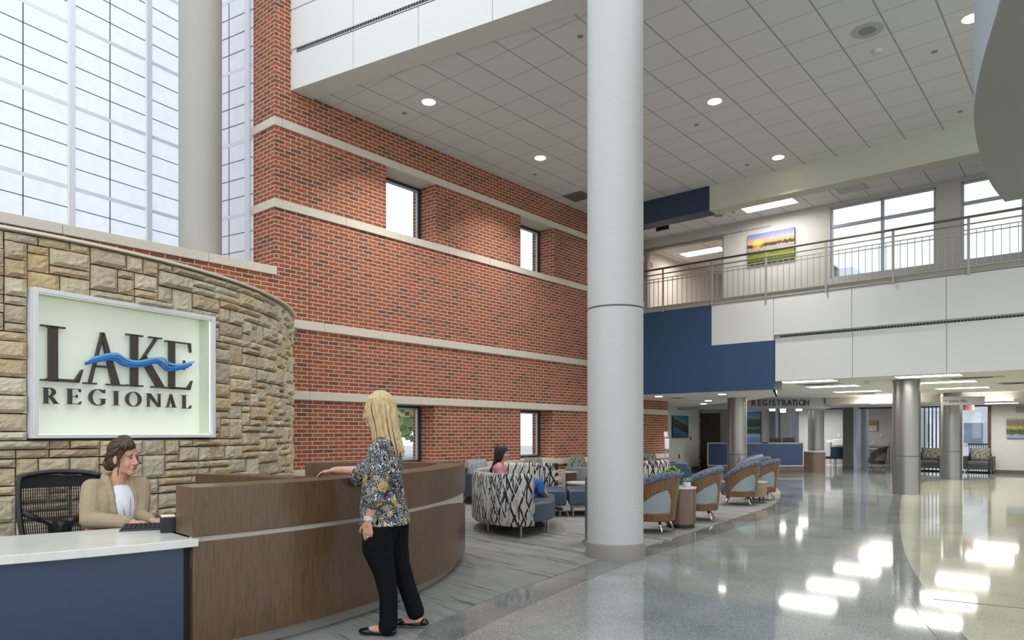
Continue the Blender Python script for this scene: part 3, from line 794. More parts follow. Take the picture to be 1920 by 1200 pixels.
# upper box
tail = [dp(TL1, DR-.0)]
b = MB(); b.sweep(path, [(0, .768), (0, 1.07), (-.29, 1.07), (-.29, .768)])
b.build('transaction_counter', WALNUT, desk, smooth='auto', world=True, bevel=.003, seg=1)
def lowprof(t):
    zt = .735
    if t > .6: zt = .735-.13*((t-.6)/.4)**1.5
    return [(0, .10), (0, zt), (-.06, zt), (-.06, .10)]
b = MB(); b.sweep(path, lowprof); b.build('lower_panel', WALNUT, desk, smooth='auto', world=True, bevel=.002, seg=1)
b = MB(); b.sweep(path, [(-.022, .58), (-.022, .767), (-.05, .767), (-.05, .58)]); b.build('reveal_strip', mat('reveal stone', '#b9b2a6', .5), desk, smooth='auto', world=True)
b = MB(); b.sweep(path, [(-.075, 0), (-.075, .1), (-.12, .1), (-.12, 0)]); b.build('toe_kick', mat('brushed toe kick', '#8d8a84', .5, .3), desk, smooth='auto', world=True)
# return leg at the far end and divider wing
pe = dp(TL1, DR-.145); 
b = MB(); b.prism([(pe[0]+.10, pe[1]-.1), (pe[0]+.10, pe[1]+.2), (-2.3, 8.1), (-2.3, 7.82), (pe[0]-.14, pe[1]-.12)], 0, 1.07)
b.build('rear_return', WALNUT, desk, world=True, bevel=.003, seg=1)
dv0, dv1 = Vector((-2.58, 5.73)), Vector((-1.62, 5.22)); dd = (dv1-dv0).normalized(); dn = Vector((-dd.y, dd.x))
b = MB(); b.prism([tuple(dv0), tuple(dv1), tuple(dv1+dn*.2), tuple(dv0+dn*.2)], .0, 1.07)
b.build('divider_wing', WALNUT, desk, world=True, bevel=.003, seg=1)
TS0 = R(-76)
path2 = [dp(TS0+(TL0-TS0+.006)*i/39, DR) for i in range(40)]
QZ = mat('white quartz worktop', '#c9cbc8', .2, spec=.5); kk = NT(QZ); nn = kk.noise(kk.coord('Object', (2, 9, 1), (0, 0, R(-38))), 2.0, 5, .6, .5); kk.color(kk.ramp(nn, [(.35, '#c6c8c2'), (.55, '#d6d6ce'), (.7, '#cccdc6')]))
b = MB(); b.sweep(path2, [(.02, .712), (.02, .76), (-.84, .76), (-.84, .712)]); b.build('worktop', QZ, desk, smooth='auto', world=True, bevel=.003, seg=1)
path3 = [dp(TS0+(TL0-R(.55)-TS0)*i/39, DR) for i in range(40)]
b = MB(); b.sweep(path3, [(-.03, .06), (-.03, .705), (-.055, .705), (-.055, .06)]); b.build('blue_front', mat('navy laminate', '#2b3b54', .35), desk, smooth='auto', world=True)
b = MB(); b.sweep(path3[-6:]+[dp(TL0, DR)], [(-.06, .0), (-.06, .71), (-.10, .71), (-.10, .0)]); b.build('end_gap', mat('dark recess', '#17181c', .6), desk, world=True)
# inner worktop behind the raised counter
path4 = [dp(TL0+(R(-10)-TL0)*i/39, DR-.29) for i in range(40)]
b = MB(); b.sweep(path4, [(.2, .712), (.2, .76), (-.5, .76), (-.5, .712)]); b.build('inner_worktop', QZ, desk, smooth='auto', world=True)
# keyboard, dark paper box
kx, ky = -2.405, 4.69
kb = thing('keyboard', 'black computer keyboard on white worktop under receptionist hands', 'keyboard', (kx, ky, .76), R(20))
MB().hexa([(-.18, -.075, 0), (.18, -.075, 0), (.18, .08, 0), (-.18, .08, 0)], [(-.172, -.068, .014), (.172, -.068, .014), (.172, .072, .03), (-.172, .072, .03)]).build('case', BLACK, kb, bevel=.003)
b = MB()
for i in range(12):
    for j in range(5): b.box((-.154+i*.028, -.048+j*.026, .021+j*.0028), (.022, .02, .008))
b.build('keys', mat('key plastic', '#26272c', .4), kb)
bx_ = thing('note_box', 'small black box holding a pale yellow note pad beside keyboard', 'desk box', ((315-CX)/F*4.56, 4.56, .76), R(30))
MB().box((0, 0, .05), (.09, .1, .1)).build('box', BLACK, bx_, bevel=.004)
MB().box((0, 0, .104), (.08, .09, .008)).build('note_pad', mat('pale note paper', '#e8e3b8', .7), bx_)
# mesh office chair
oc = thing('office_chair', 'black mesh back office chair behind white worktop at left', 'office chair', (-3.22, 5.06, 0), R(-143))
# local: back plane faces -y is rear; sitter looks +y ... chair back at y=-.22
def backpt(s, t):   # s -1..1, t 0..1
    w_ = .235+.03*math.sin(t*PI*.8)-.02*(1-t); return (s*w_, -.22-.10*t+.06*s*s, .52+.56*t)
rim = [backpt(-1, t/12) for t in range(13)]+[(backpt(s/6, 1)[0], backpt(s/6, 1)[1], backpt(0, 1)[2]+.03*(1-(s/6)**2)) for s in range(-5, 6)]+[backpt(1, 1-t/12) for t in range(13)]
b = MB(); b.tube(rim+[backpt(s/4, 0) for s in range(3, -4, -1)]+[rim[0]], .02, 8); b.build('back_frame', BLACK, oc, smooth=True)
b = MB()
for i in range(-17, 18):
    s = i/18; b.tube([backpt(s, t/8) for t in range(9)], .0038, 4)
for j in range(1, 22): b.tube([backpt(s/6, j/22) for s in range(-6, 7)], .0018, 4)
b.build('mesh_back', mat('chair mesh', '#17181b', .7), oc)
b = MB(); b.tube([backpt(-.95, .55), (-.13, -.275, .76), (-.06, -.30, .71), (-.04, -.32, .5)], .022, 8); b.tube([backpt(.95, .55), (.13, -.275, .76), (.06, -.30, .71), (.04, -.32, .5)], .022, 8)
b.tube([(0, -.30, .74), (0, -.33, .5), (0, -.33, .42), (0, -.1, .40)], .055, 8)
b.build('back_support', BLACK, oc, smooth=True)
b = MB()
for j in range(14): b.tube([(lambda p: (p[0], p[1]+.004, p[2]))(backpt(s/6*.97, .86+.01*j)) for s in range(-6, 7)], .006, 4)
b.build('headband', BLACK, oc)
MB().box((0, .02, .46), (.5, .5, .08)).build('seat', mat('chair seat fabric', '#1c1d20', .9), oc, bevel=.035, seg=3, smooth='auto')
b = MB(); b.cyl(0, 0, .1, .42, .03, n=16); b.build('gas_lift', BLACK, oc)
for i in range(5):
    a = i*2*PI/5; MB().tube([(0, 0, .1), (.3*math.cos(a), .3*math.sin(a), .07)], .022, 8, .016).ell((.3*math.cos(a), .3*math.sin(a), .032), .03, seg=10, rings=8).build('leg', BLACK, oc)
# ---------- materials ----------
PAT = m_pattern('jagged stripe upholstery')
LEA = mat('slate blue leather', '#3c4a59', .38, spec=.5)
LEAG = mat('cream leather', '#a89f8c', .45)
FABB = m_weave('blue tweed', '#2f3a4c', '#77818f', 55)
FABP = m_weave('mauve tweed', '#4f4a5c', '#8d8798', 55)
PILG = m_weave('grey squiggle cushion', '#3c3c36', '#a19f90', 34)
PILB = m_weave('blue grey speckled cushion', '#59606b', '#a9aeb3', 45)
CHW = m_wood('chair bentwood', '#5c4128', '#7d5a38', .3, .6)
PANEL = mat('pale blue grey vinyl', '#8f9a9c', .5)
# ---------- barrel chairs ----------
def barrel(label, fab, group):
    t = thing('barrel_chair', label, 'chair', group=group)
    # sitter looks along +y; back at -y.  phi measured from the back direction
    def top(p): a = abs(p)/R(128); return .80-.29*a**2.5
    def pt(p, s, off=0.):
        z = .17+(top(p)-.17)*s
        r = .315+.075*(z-.17)/.63+off
        return (r*1.0*math.sin(p), -r*1.02*math.cos(p), z)
    NP, NS = 128, 46; PM = R(128)
    def inpanel(p, z):
        a = abs(p)
        if a < R(20) or a > R(112): return False
        zt = .62-.335*((a-R(20))/R(92))**2.1
        if a < R(34): zt = min(zt, .44+.18*math.sqrt(max(0, (a-R(20))/R(14))))
        zl = .285
        return zl < z < zt
    b = MB(); vs = {}
    for i in range(NP+1):
        for j in range(NS+1): vs[i, j] = b.bm.verts.new(pt(-PM+2*PM*i/NP, j/NS))
    for i in range(NP):
        for j in range(NS):
            p = -PM+2*PM*(i+.5)/NP; z = .17+(top(p)-.17)*(j+.5)/NS
            if not inpanel(p, z): b.bm.faces.new((vs[i, j], vs[i+1, j], vs[i+1, j+1], vs[i, j+1]))
    ws = b.build('wood_shell', CHW, t, smooth=True, mods=[('SOLIDIFY', dict(thickness=.02, offset=-1))])
    b = MB()
    for s0 in (-1, 1):
        n1, n2 = 22, 10; gr = []
        for i in range(n1+1):
            p = s0*(R(16)+(R(104))*i/n1)
            gr.append([b.bm.verts.new((lambda z: ((.315+.075*(z-.17)/.63-.009)*math.sin(p), -(.315+.075*(z-.17)/.63-.009)*1.02*math.cos(p), z))(.26+(.37)*j/n2)) for j in range(n2+1)])
        for i in range(n1):
            for j in range(n2):
                zt = top(s0*(R(16)+R(104)*i/n1))
                if .26+.37*(j+1)/n2 < zt-.02: b.bm.faces.new((gr[i][j], gr[i+1][j], gr[i+1][j+1], gr[i][j+1]))
    b.build('side_panel', PANEL, ws, smooth=True)
    b = MB(); rim = []; N = 40
    for i in range(N+1):
        p = -PM+2*PM*i/N; q = pt(p, 1, -.035); rim.append((q[0], q[1], q[2]+.012))
    b.tube(rim, .055, 10)
    for sgn in (rim[0], rim[-1]): b.ell(sgn, .055, seg=10, rings=8)
    # inner lining
    gi = [[b.bm.verts.new(pt(-PM+2*PM*i/N, s, -.05-.02*(1-s))) for s in (.35, .6, .8, 1)] for i in range(N+1)]
    for i in range(N):
        for j in range(3): b.bm.faces.new((gi[i][j], gi[i+1][j], gi[i+1][j+1], gi[i][j+1]))
    b.build('upholstery', fab, t, smooth=True)
    b = MB(); b.lathe([(.05, .19), (.29, .19), (.31, .26), (.31, .38), (.29, .43), (.15, .45), (.02, .452)], 0, .03, 28); b.build('seat', fab, t, smooth='auto')
    for sx in (-1, 1):
        for sy in (-1, 1):
            MB().tube([(sx*.17, sy*.17, .2), (sx*.21, sy*.21, .1), (sx*.25, sy*.25, .004)], .024, 8, .010).build('leg', CHROME, t, smooth=True)
    return t
grp = 'barrel chairs along the carpet edge'
bc = barrel('barrel chair nearest big column, left of the walnut drum table', FABB, grp)
bc.location = (1.98, 9.98, .008); bc.rotation_euler = (0, 0, R(58))
for x, y, rz, lb in ((2.98, 11.32, 70, 'barrel chair right behind the walnut drum table with plants'), (4.41, 13.7, 66, 'barrel chair left of the small tan drum table'),
                     (5.19, 14.75, 60, 'barrel chair at the right end, beyond the small tan drum table'), (5.44, 15.98, 72, 'farther mauve rimmed barrel chair behind the tan table row')):
    dup(bc, (x, y, .008), R(rz), lb)
bm_ = barrel('farthest barrel chair, mauve tweed, just in front of the silver column', FABP, grp); bm_.location = (5.85, 17.6, .008); bm_.rotation_euler = (0, 0, R(76))
# ---------- drum tables ----------
dt = thing('drum_table', 'walnut drum side table with white top between the two nearest barrel chairs', 'side table', (2.50, 10.46, .008))
WTOP = mat('white laminate top', '#c9cac6', .3)
MB().cyl(0, 0, .055, .572, .225, n=48).build('body', m_wood('drum veneer', '#5c4637', '#7a614f', .22), dt, smooth='auto')
MB().cyl(0, 0, 0, .055, .20, n=48).build('base', BLACK, dt, smooth='auto')
MB().cyl(0, 0, .572, .594, .235, n=48).build('top', WTOP, dt, smooth='auto', bevel=.004)
d2 = thing('drum_table', 'small tan drum side table with white top and grey legs between barrel chairs', 'side table', (4.90, 14.10, .008))
MB().cyl(0, 0, .13, .405, .20, n=40).build('body', mat('tan drum', '#9c8a66', .5), d2, smooth='auto')
MB().cyl(0, 0, .405, .425, .205, n=40).build('top', WTOP, d2, smooth='auto')
for a in range(4): MB().cyl(.14*math.cos(R(45+90*a)), .14*math.sin(R(45+90*a)), 0, .13, .018, n=10).build('leg', mat('grey leg', '#4a5058', .5), d2)
def plant(name, label, loc, pr, ph, n, spread, ls, lc, hgt, seed, pot='#d6d6d2'):
    random.seed(seed)
    t = thing(name, label, 'plant', loc)
    MB().lathe([(pr*.8, 0), (pr, ph*.15), (pr, ph), (pr*.9, ph), (pr*.88, ph*.85)], n=20).build('pot', mat('white glazed pot', pot, .3), t, smooth='auto')
    b = MB(); st_ = MB()
    for i in range(n):
        a = random.uniform(0, 2*PI); e = random.random()**.6; r = spread*e; z = ph+hgt*(1-.55*e*e)*random.uniform(.65, 1)
        p = Vector((r*math.cos(a), r*math.sin(a), z))
        if i % 3 == 0: st_.tube([(0, 0, ph*.9), (p.x*.5, p.y*.5, (ph+z)/2+.01), p], .002, 4)
        M = Matrix.Translation(p) @ Matrix.Rotation(a+random.uniform(-.6, .6), 4, 'Z') @ Matrix.Rotation(random.uniform(-.5, .7), 4, 'Y')
        L = ls*random.uniform(.7, 1.2); W = L*.42
        q = [M @ Vector(v) for v in ((-L*.5, 0, 0), (-L*.15, W, .2*W), (L*.25, W*.8, .1*W), (L*.55, 0, -.15*L), (L*.25, -W*.8, .1*W), (-L*.15, -W, .2*W))]
        b.face(q[:4]); b.face([q[0], q[3], q[4], q[5]])
    lf = b.build('foliage', lc, t); lf['kind'] = 'thing'
    st_.build('stems', mat('plant stem', '#6f7a45', .6), t)
    return t
def m_leaf(name, a, b_):
    m = mat(name, a, .45); k = NT(m); n = k.noise(k.coord('Object'), 30, 2); k.color(k.ramp(n, [(.35, a), (.65, b_)])); return m
plant('potted_plant', 'bushy bright green plant behind the succulent on walnut drum table', (2.40, 10.50, .602), .055, .12, 190, .14, .055, m_leaf('lime leaf', '#5d7f2c', '#a9c45e'), .19, 3)
plant('potted_succulent', 'small grey green succulent in white pot on walnut drum table', (2.59, 10.42, .602), .055, .075, 70, .07, .03, m_leaf('sage leaf', '#71806c', '#a9b5a4'), .06, 5)
# ---------- curved striped sofa ----------
def striped_back(b, path, z0=.165, z1=.86, th=.13):
    def prof(t): return [(0, z0+.03), (.0, z1-.05), (-.015, z1-.012), (-.045, z1), (-th+.04, z1), (-th+.01, z1-.015), (-th, z1-.06), (-th, z0+.03), (-th+.02, z0), (-.02, z0)]
    b.sweep(path, prof)
def sweep_uv(path):
    P = [Vector(p[:2]) for p in path]; L = [0]
    for a, c in zip(P, P[1:]): L.append(L[-1]+(c-a).length)
    def f(p, n):
        q = Vector((p.x, p.y)); best = min(range(len(P)), key=lambda i: (P[i]-q).length)
        d = (P[min(best+1, len(P)-1)]-P[max(best-1, 0)]).normalized()
        w_ = abs((q-P[best]).dot(Vector((d.y, -d.x))))
        return (L[best]+(q-P[best]).dot(d), p.z-(w_ if n.z > .3 else 0))
    return f
so = thing('curved_sofa', 'curved sofa with jagged striped back and slate blue seat holding the seated woman', 'sofa', (0, 10.4, 0))
pth = [tuple(p) for p in catmull([(.30, 9.30), (.05, 9.24), (-.24, 9.42), (-.47, 9.78), (-.585, 10.25), (-.56, 10.8), (-.42, 11.25)], 8)]
pth = pth[::-1]
# path must run so that its right-hand side is the outside
b = MB(); striped_back(b, pth); 
sb = b.build('backrest', PAT, so, smooth='auto', world=True, uv=sweep_uv(pth), ang=50)
seat = [(.29, 9.40), (.56, 9.86), (.62, 10.1), (.66, 10.9), (.50, 11.4), (-.28, 11.2), (-.42, 10.8), (-.45, 10.25), (-.34, 9.86), (-.16, 9.56), (.04, 9.40)]
MB().prism([tuple(p) for p in seat], .19, .46).build('seat', LEA, so, world=True, bevel=.035, seg=3, smooth='auto')
for x, y in ((.12, 9.36), (-.34, 9.98), (.50, 9.86), (-.44, 10.9), (.02, 10.35), (.5, 11.2)):
    MB().cyl(x, y, .004, .19, .014, .017, 12).build('leg', STEEL, so, world=True, smooth='auto')
# second striped seat group facing the camera
s2 = thing('striped_sofa', 'striped back sofa segment with slate blue seat, behind the seated woman', 'sofa', (.3, 12.4, 0))
p2 = [(-.3, 12.62), (-.1, 12.7), (.3, 12.72), (.62, 12.66), (.78, 12.60)]
p2 = [tuple(p) for p in catmull(p2, 5)][::1]
b = MB(); striped_back(b, [(x, y) for x, y in p2][::1], th=-.0+.14)
b.build('backrest', PAT, s2, smooth='auto', world=True, uv=sweep_uv(p2), ang=50)
MB().prism([(-.3, 11.78), (.90, 11.62), (.93, 12.56), (.2, 12.57), (-.28, 12.52)], .20, .45).build('seat', LEA, s2, world=True, bevel=.03, seg=3, smooth='auto')
for x, y in ((.80, 11.75), (.82, 12.45), (-.2, 11.9), (-.18, 12.4)): MB().cyl(x, y, .008, .2, .014, .017, 12).build('leg', STEEL, s2, world=True, smooth='auto')
s3 = thing('bench_seat', 'backless slate blue bench seat beside the striped sofa segment, behind big column', 'bench', (1.3, 12.1, 0))
MB().prism([(.945, 11.66), (1.85, 11.8), (1.9, 12.8), (.97, 12.62)], .20, .45).build('seat', LEA, s3, world=True, bevel=.03, seg=3, smooth='auto')
for x, y in ((1.02, 11.75), (1.75, 11.9), (1.05, 12.5), (1.78, 12.65)): MB().cyl(x, y, .008, .2, .014, .017, 12).build('leg', STEEL, s3, world=True, smooth='auto')
s4 = thing('striped_sofa', 'jagged striped sofa seen from behind, right of the big column', 'sofa', (2.5, 13.7, 0))
p4 = [(1.7, 13.5), (2.1, 13.4), (2.6, 13.42), (2.95, 13.6), (3.13, 13.95), (3.15, 14.4)]
p4 = [tuple(p) for p in catmull(p4, 5)]
b = MB(); striped_back(b, p4, z1=.87)
b.build('backrest', PAT, s4, smooth='auto', world=True, uv=sweep_uv(p4), ang=50)
MB().prism([(1.7, 13.66), (2.6, 13.60), (2.98, 14.1), (2.98, 14.5), (1.8, 14.5)], .2, .45).build('seat', LEA, s4, world=True, bevel=.03, smooth='auto')
for x, y in ((1.8, 13.72), (2.7, 13.72), (1.9, 14.4), (2.9, 14.4)): MB().cyl(x, y, .008, .2, .014, n=10).build('leg', STEEL, s4, world=True)
rt_ = thing('round_table', 'low round table with white top behind the blue bench seat', 'table', (1.27, 13.3, .008))
MB().cyl(0, 0, .44, .47, .24, n=40).build('top', WTOP, rt_, smooth='auto'); MB().cyl(0, 0, .02, .44, .025, n=12).build('stem', STEEL, rt_); MB().cyl(0, 0, 0, .02, .16, n=24).build('base', STEEL, rt_)
# ---------- club armchairs (local: front toward -y) ----------
def club(label, body, seatm, pil, feet=True, group=None, w=.76):
    t = thing('armchair', label, 'armchair', group=group)
    for s in (-1, 1): MB().box((s*(w/2-.055), 0, .375), (.11, .72, .45)).build('arm', body, t, bevel=.015, smooth='auto')
    MB().box((0, .31, .43), (w-.22, .12, .56)).build('backrest', body, t, bevel=.02, smooth='auto')
    MB().box((0, -.04, .22), (w-.22, .62, .14)).build('base', body, t, bevel=.008, smooth='auto')
    MB().box((0, -.05, .365), (w-.225, .62, .14)).build('seat_cushion', seatm, t, bevel=.03, seg=3, smooth='auto')
    if pil:
        b = MB(); n = 10; gr = []
        for side in (-1, 1):
            gg = []
            for i in range(n+1):
                for j in range(n+1):
                    s, q = i/n*2-1, j/n*2-1
                    bul = .075*(1-s**4)*(1-q**4)
                    gg.append(b.bm.verts.new((s*.30*(1-.06*(1-q*q)*0), .215+side*bul+.10*(q*.5), .64+q*.22+.015*abs(s)**3)))
            gr.append(gg)
        for gi_, gg in enumerate(gr):
            for i in range(n):
                for j in range(n):
                    f = (gg[i*(n+1)+j], gg[(i+1)*(n+1)+j], gg[(i+1)*(n+1)+j+1], gg[i*(n+1)+j+1])
                    b.bm.faces.new(f if gi_ == 0 else f[::-1])
        bmesh.ops.remove_doubles(b.bm, verts=b.bm.verts, dist=.0005)
        b.build('back_cushion', pil, t, smooth=True)
    if feet:
        for sx in (-1, 1):
            for sy in (-1, 1): MB().tube([(sx*(w/2-.07), sy*.28, .15), (sx*(w/2-.03), sy*.31, .004)], .035, 6, .012).build('leg', CHROME, t, smooth='auto')
    return t
RZW = math.atan2(CY_, CX_)+PI/2          # front (-y local) pointing along +c
def place_wall(ch, px, dv=.50, z=.008):
    x, y = g(ufor(px, V0+.3), V0+dv); ch.location = (x, y, z); ch.rotation_euler = (0, 0, RZW)
CGB = mat('charcoal vinyl', '#35342f', .45)
a1 = club('blue armchair with speckled grey cushion against the brick wall, beyond the counter end', LEA, LEA, PILB); place_wall(a1, 897)
a2 = club('cream armchair under the second brick window beside a walnut side table', LEAG, LEAG, PILG); place_wall(a2, 1003)
a3 = club('grey sided cream armchair with squiggle cushion right of the walnut side table', mat('grey arm vinyl', '#8b9096', .5), LEAG, PILG); place_wall(a3, 1086)
a4 = club('blue armchair with dark cushion near the far end of the brick wall', LEA, LEA, PILG); place_wall(a4, 1222)
a5 = club('small blue armchair just right of the striped sofa seen from behind', mat('mid blue vinyl', '#2f4862', .45), LEA, None); a5.location = (3.62, 16.3, .008); a5.rotation_euler = (0, 0, R(200))
ux = ufor(1050, V0+.3)
x, y = g((ufor(1003, V0+.3)+ufor(1086, V0+.3))/2, V0+.42)
wt = thing('side_table', 'walnut box side table between two cream armchairs under the brick wall', 'side table', (x, y, .008), RZW)
MB().box((0, 0, .25), (.36, .55, .5)).build('body', WALNUT, wt, bevel=.004); MB().box((0, 0, .51), (.38, .57, .02)).build('top', WTOP, wt)
# dark panel standing just left of the big column
dpn = thing('divider_panel', 'narrow dark slate upright panel edge just left of big column', 'divider', ((1099.5-CX)/F*8.75, 8.75, .008))
MB().box((.02, .12, .42), (.022, .30, .84)).build('panel', mat('slate panel', '#4d5866', .4), dpn, bevel=.004); MB().box((.02, .12, .012), (.10, .32, .024)).build('foot', STEEL, dpn)
# hand sanitiser stand
hs = thing('sanitizer_stand', 'white hand sanitizer dispenser on thin floor pole near the end of brick wall', 'dispenser', ((1248-CX)/F*18.6, 18.6, .008))
MB().cyl(0, 0, .02, 1.42, .018, n=12).build('pole', ALU, hs, smooth='auto'); MB().cyl(0, 0, 0, .02, .16, n=24).build('base', ALU, hs, smooth='auto')
MB().box((.02, -.06, 1.10), (.12, .1, .28)).build('dispenser', mat('white plastic', '#cfd0d0', .4), hs, bevel=.02, smooth='auto'); MB().box((0, -.03, 1.36), (.10, .02, .14)).build('sign_card', mat('white plastic'), hs)
def text_mesh(body, name, parent, loc, rot, m, size=.1, extrude=.005, align='LEFT', offset=0, scale=(1, 1, 1)):
    cu = bpy.data.curves.new(name, 'FONT'); cu.body = body; cu.size = size; cu.extrude = extrude; cu.align_x = align; cu.offset = offset
    tmp = bpy.data.objects.new(name, cu); COL.objects.link(tmp)
    dg = bpy.context.evaluated_depsgraph_get(); dg.update()
    me = bpy.data.meshes.new_from_object(tmp.evaluated_get(dg)); bpy.data.objects.remove(tmp); bpy.data.curves.remove(cu)
    me.materials.clear(); me.materials.append(m)
    o = bpy.data.objects.new(name, me); COL.objects.link(o); o.parent = parent; o.location = loc; o.rotation_euler = rot; o.scale = scale
    return o
# ---------- fixtures in the ceilings ----------
def cp(px, py, z): Z = F*(z-H)/(HY-py); return ((px-CX)/F*Z, Z)
PW = 22; DW = 32
def lamp(t, loc, L, W, power, sp=170):
    ld = bpy.data.lights.new('lamp', 'AREA'); ld.shape = 'RECTANGLE'; ld.size = L; ld.size_y = W; ld.energy = power; ld.color = (1, .98, .95); ld.spread = R(sp)
    lo = bpy.data.objects.new('lamp', ld); COL.objects.link(lo); lo.parent = t; lo.location = loc; return lo
def dome(x, y, z, r, label, group, strength=None):
    t = thing('downlight', label, 'downlight', (x, y, z), group=group)
    MB().lathe([(r, -.004), (r+.02, -.006), (r+.022, 0), (r, 0)], n=32).build('trim_ring', mat('lamp ring', '#c8c8c6', .4), t, smooth='auto')
    MB().cyl(0, 0, -.010, -.007, r, n=32).build('lens', EMITS, t)
    lamp(t, (0, 0, -.03), r*1.6, r*1.6, DW if z > 5 else 8, 110)
    return t
hi = [(804, 191, 'large round downlight in the high ceiling, nearest the white fascia'), (1013, 296, 'round downlight in the high ceiling above the brick windows, left of big column'),
      (1340, 190, 'round downlight in the high ceiling just right of big column'), (1459, 295, 'round downlight in the high ceiling nearest the pale beam'), (1822, 34, 'round downlight partly hidden by the curved balcony at the right')]
for px, py, lb in hi:
    x, y = cp(px, py, 6.87); dome(x, y, 6.87, .105, lb, 'high ceiling downlights')
def disc(name, label, cat, px, py, z, r, m, h=.02, group=None, ring=None):
    x, y = cp(px, py, z); t = thing(name, label, cat, (x, y, z), group=group)
    if ring: MB().cyl(0, 0, -.006, 0, ring, n=32).build('plate', mat('ceiling plate', '#b4b5b2', .6), t, smooth='auto')
    MB().lathe([(r, 0), (r*.95, -h), (r*.5, -h*1.1), (.01, -h*1.1)][::-1], n=24).build('cover', m, t, smooth='auto')
GR = mat('speaker grille', '#8f908e', .7); WP = mat('white plastic')
disc('ceiling_speaker', 'round ceiling speaker with grey grille in the high tile ceiling', 'speaker', 1626, 57, 6.87, .115, GR, .008, ring=.2)
disc('smoke_detector', 'white smoke detector just below the round speaker in the high ceiling', 'smoke detector', 1645, 94, 6.87, .07, WP, .05)
sg_ = 'sprinkler covers in the high ceiling'
for px, py in ((758, 212), (1003, 327), (1088, 68), (1306, 234), (1401, 309), (1752, 97), (1800, 209)):
    disc('sprinkler_cover', 'small flat round sprinkler cover in the high tile ceiling', 'sprinkler cover', px, py, 6.87, .045, GR, .006, sg_)
x, y = cp(1084, 368, 6.87)
vt = thing('ceiling_vent', 'grey square vent in the high ceiling beside big column', 'air vent', (x, y, 6.87), TA*-1)
MB().box((0, 0, -.004), (.56, .56, .008)).build('grille', mat('vent grey', '#7d7e7c', .6), vt)
MB().box((0, 0, -.009), (.46, .46, .004)).build('core', mat('vent core', '#6a6b69', .6), vt)
# light panels: long side along axis c
RC = math.atan2(CY_, CX_)
def panel(px, py, z, label, group, L=1.2, W=.58, m=None, pw=None):
    x, y = cp(px, py, z); t = thing('ceiling_light', label, 'ceiling light', (x, y, z), RC, group=group)
    fm = mat('light frame', '#c4c4c2', .4)
    b = MB()
    for s in (-1, 1): b.box((0, s*(W/2+.01), -.006), (L+.04, .02, .012)); b.box((s*(L/2+.01), 0, -.006), (.02, W, .012))
    b.build('frame', fm, t)
    MB().box((0, 0, -.003), (L, W, .003)).build('diffuser', m or EMIT, t)
    lamp(t, (0, 0, -.03), L, W, pw or PW)
    return t
ZLc = 2.62
lg = 'rectangular light panels in the low ceiling'
for px, py, lb in ((1515, 714.5, 'light panel in the low ceiling, leftmost, just under the balcony edge'), (1561, 724, 'light panel second from left in the low ceiling'), (1607, 733.5, 'light panel third from left in the low ceiling, above the grey pillar'),
                   (1740, 704.5, 'nearest light panel right of the first silver column, under the balcony edge'), (1774, 716, 'second light panel right of the first silver column'), (1804, 727, 'light panel directly above the Business Office sign'),
                   (1650, 741.3, 'light panel grazing the beige bulkhead left of the first silver column')):
    panel(px, py, ZLc, lb, lg)
for px, py, lb in ((1855, 751, 'small far light panel behind the bulkhead, right of the hanging sign'), (1868, 756, 'farthest light panel near the wall with the autumn lake picture'), (1668, 755, 'far light panel behind the bulkhead next to the first silver column')):
    panel(px, py, 2.384, lb, 'rectangular light panels in the far ceiling')
panel(1440, 383.5, ZU, 'bright light panel in the upper corridor ceiling', 'upper level light panels', 1.2, .58)
x, y = cp(1318, 472, zo)
panel(1318, 472, zo, 'long light panel in the ceiling beyond the upper opening', 'upper level light panels', 1.2, .5)
def vent(px, py, z, label, L=.6, W=.6, m=None, slats=5):
    x, y = cp(px, py, z); t = thing('ceiling_vent', label, 'air vent', (x, y, z), RC)
    MB().box((0, 0, -.004), (L, W, .008)).build('plate', mat('vent plate', '#a9a8a4', .5), t)
    for i in range(slats):
        s = (i+1)/(slats+1)
        b = MB(); 
        for q in (-1, 1): b.box((q*s*L*.46, 0, -.012), (.02, s*W*.92, .01)); b.box((0, q*s*W*.46, -.012), (s*L*.92, .02, .01))
        b.build('slat', m or mat('vent slat', '#5f5f5c', .5), t)
vent(1596, 352, ZU, 'square louvred vent in the upper corridor ceiling near the window', m=mat('light vent slat', '#e0e0de', .4), slats=4)
disc('ceiling_speaker', 'faint round speaker in upper corridor ceiling beside the light panel', 'speaker', 1347, 404, ZU, .1, GR, .008, ring=.14)
disc('smoke_detector', 'small white detector left of the upper corridor light panel', 'smoke detector', 1378, 397, ZU, .06, WP, .04)
es = thing('exit_sign_housing', 'small black box hanging from the upper corridor ceiling below blue beam', 'sign housing', (*cp(1242, 420, ZU-.1), ZU-.17), RC)
MB().box((0, 0, 0), (.34, .05, .18)).build('box', BLACK, es); MB().cyl(0, 0, .09, .17, .01, n=8).build('rod', BLACK, es)
vent(1822, 708, ZLc, 'long dark return grille in the low ceiling right of the light panels', 1.2, .4, slats=2)
vent(1536, 720, ZLc, 'grey return grille in the low ceiling left of the first silver column', 1.0, .5, slats=2)
vent(1630, 737, ZLc, 'small grille in the low ceiling just before the beige bulkhead', .6, .4, slats=1)
vent(1900, 718, ZLc, 'dark square diffuser at the right edge of the low ceiling', .6, .6)
disc('smoke_detector', 'smoke detector in the low ceiling near the first silver column', 'smoke detector', 1626, 714, ZLc, .07, WP, .05)
for px, py, lb in ((1235, 743, 'small downlight in the smooth soffit nearest the brick wall'), (1354, 739, 'small downlight in the smooth soffit near its right corner'), (1328, 751, 'small downlight in the smooth soffit before the dark door'), (1319, 757, 'small downlight in the smooth soffit farthest back')):
    x, y = cp(px, py, zb); dome(x, y, zb, .09, lb, 'small downlights in the smooth soffit')
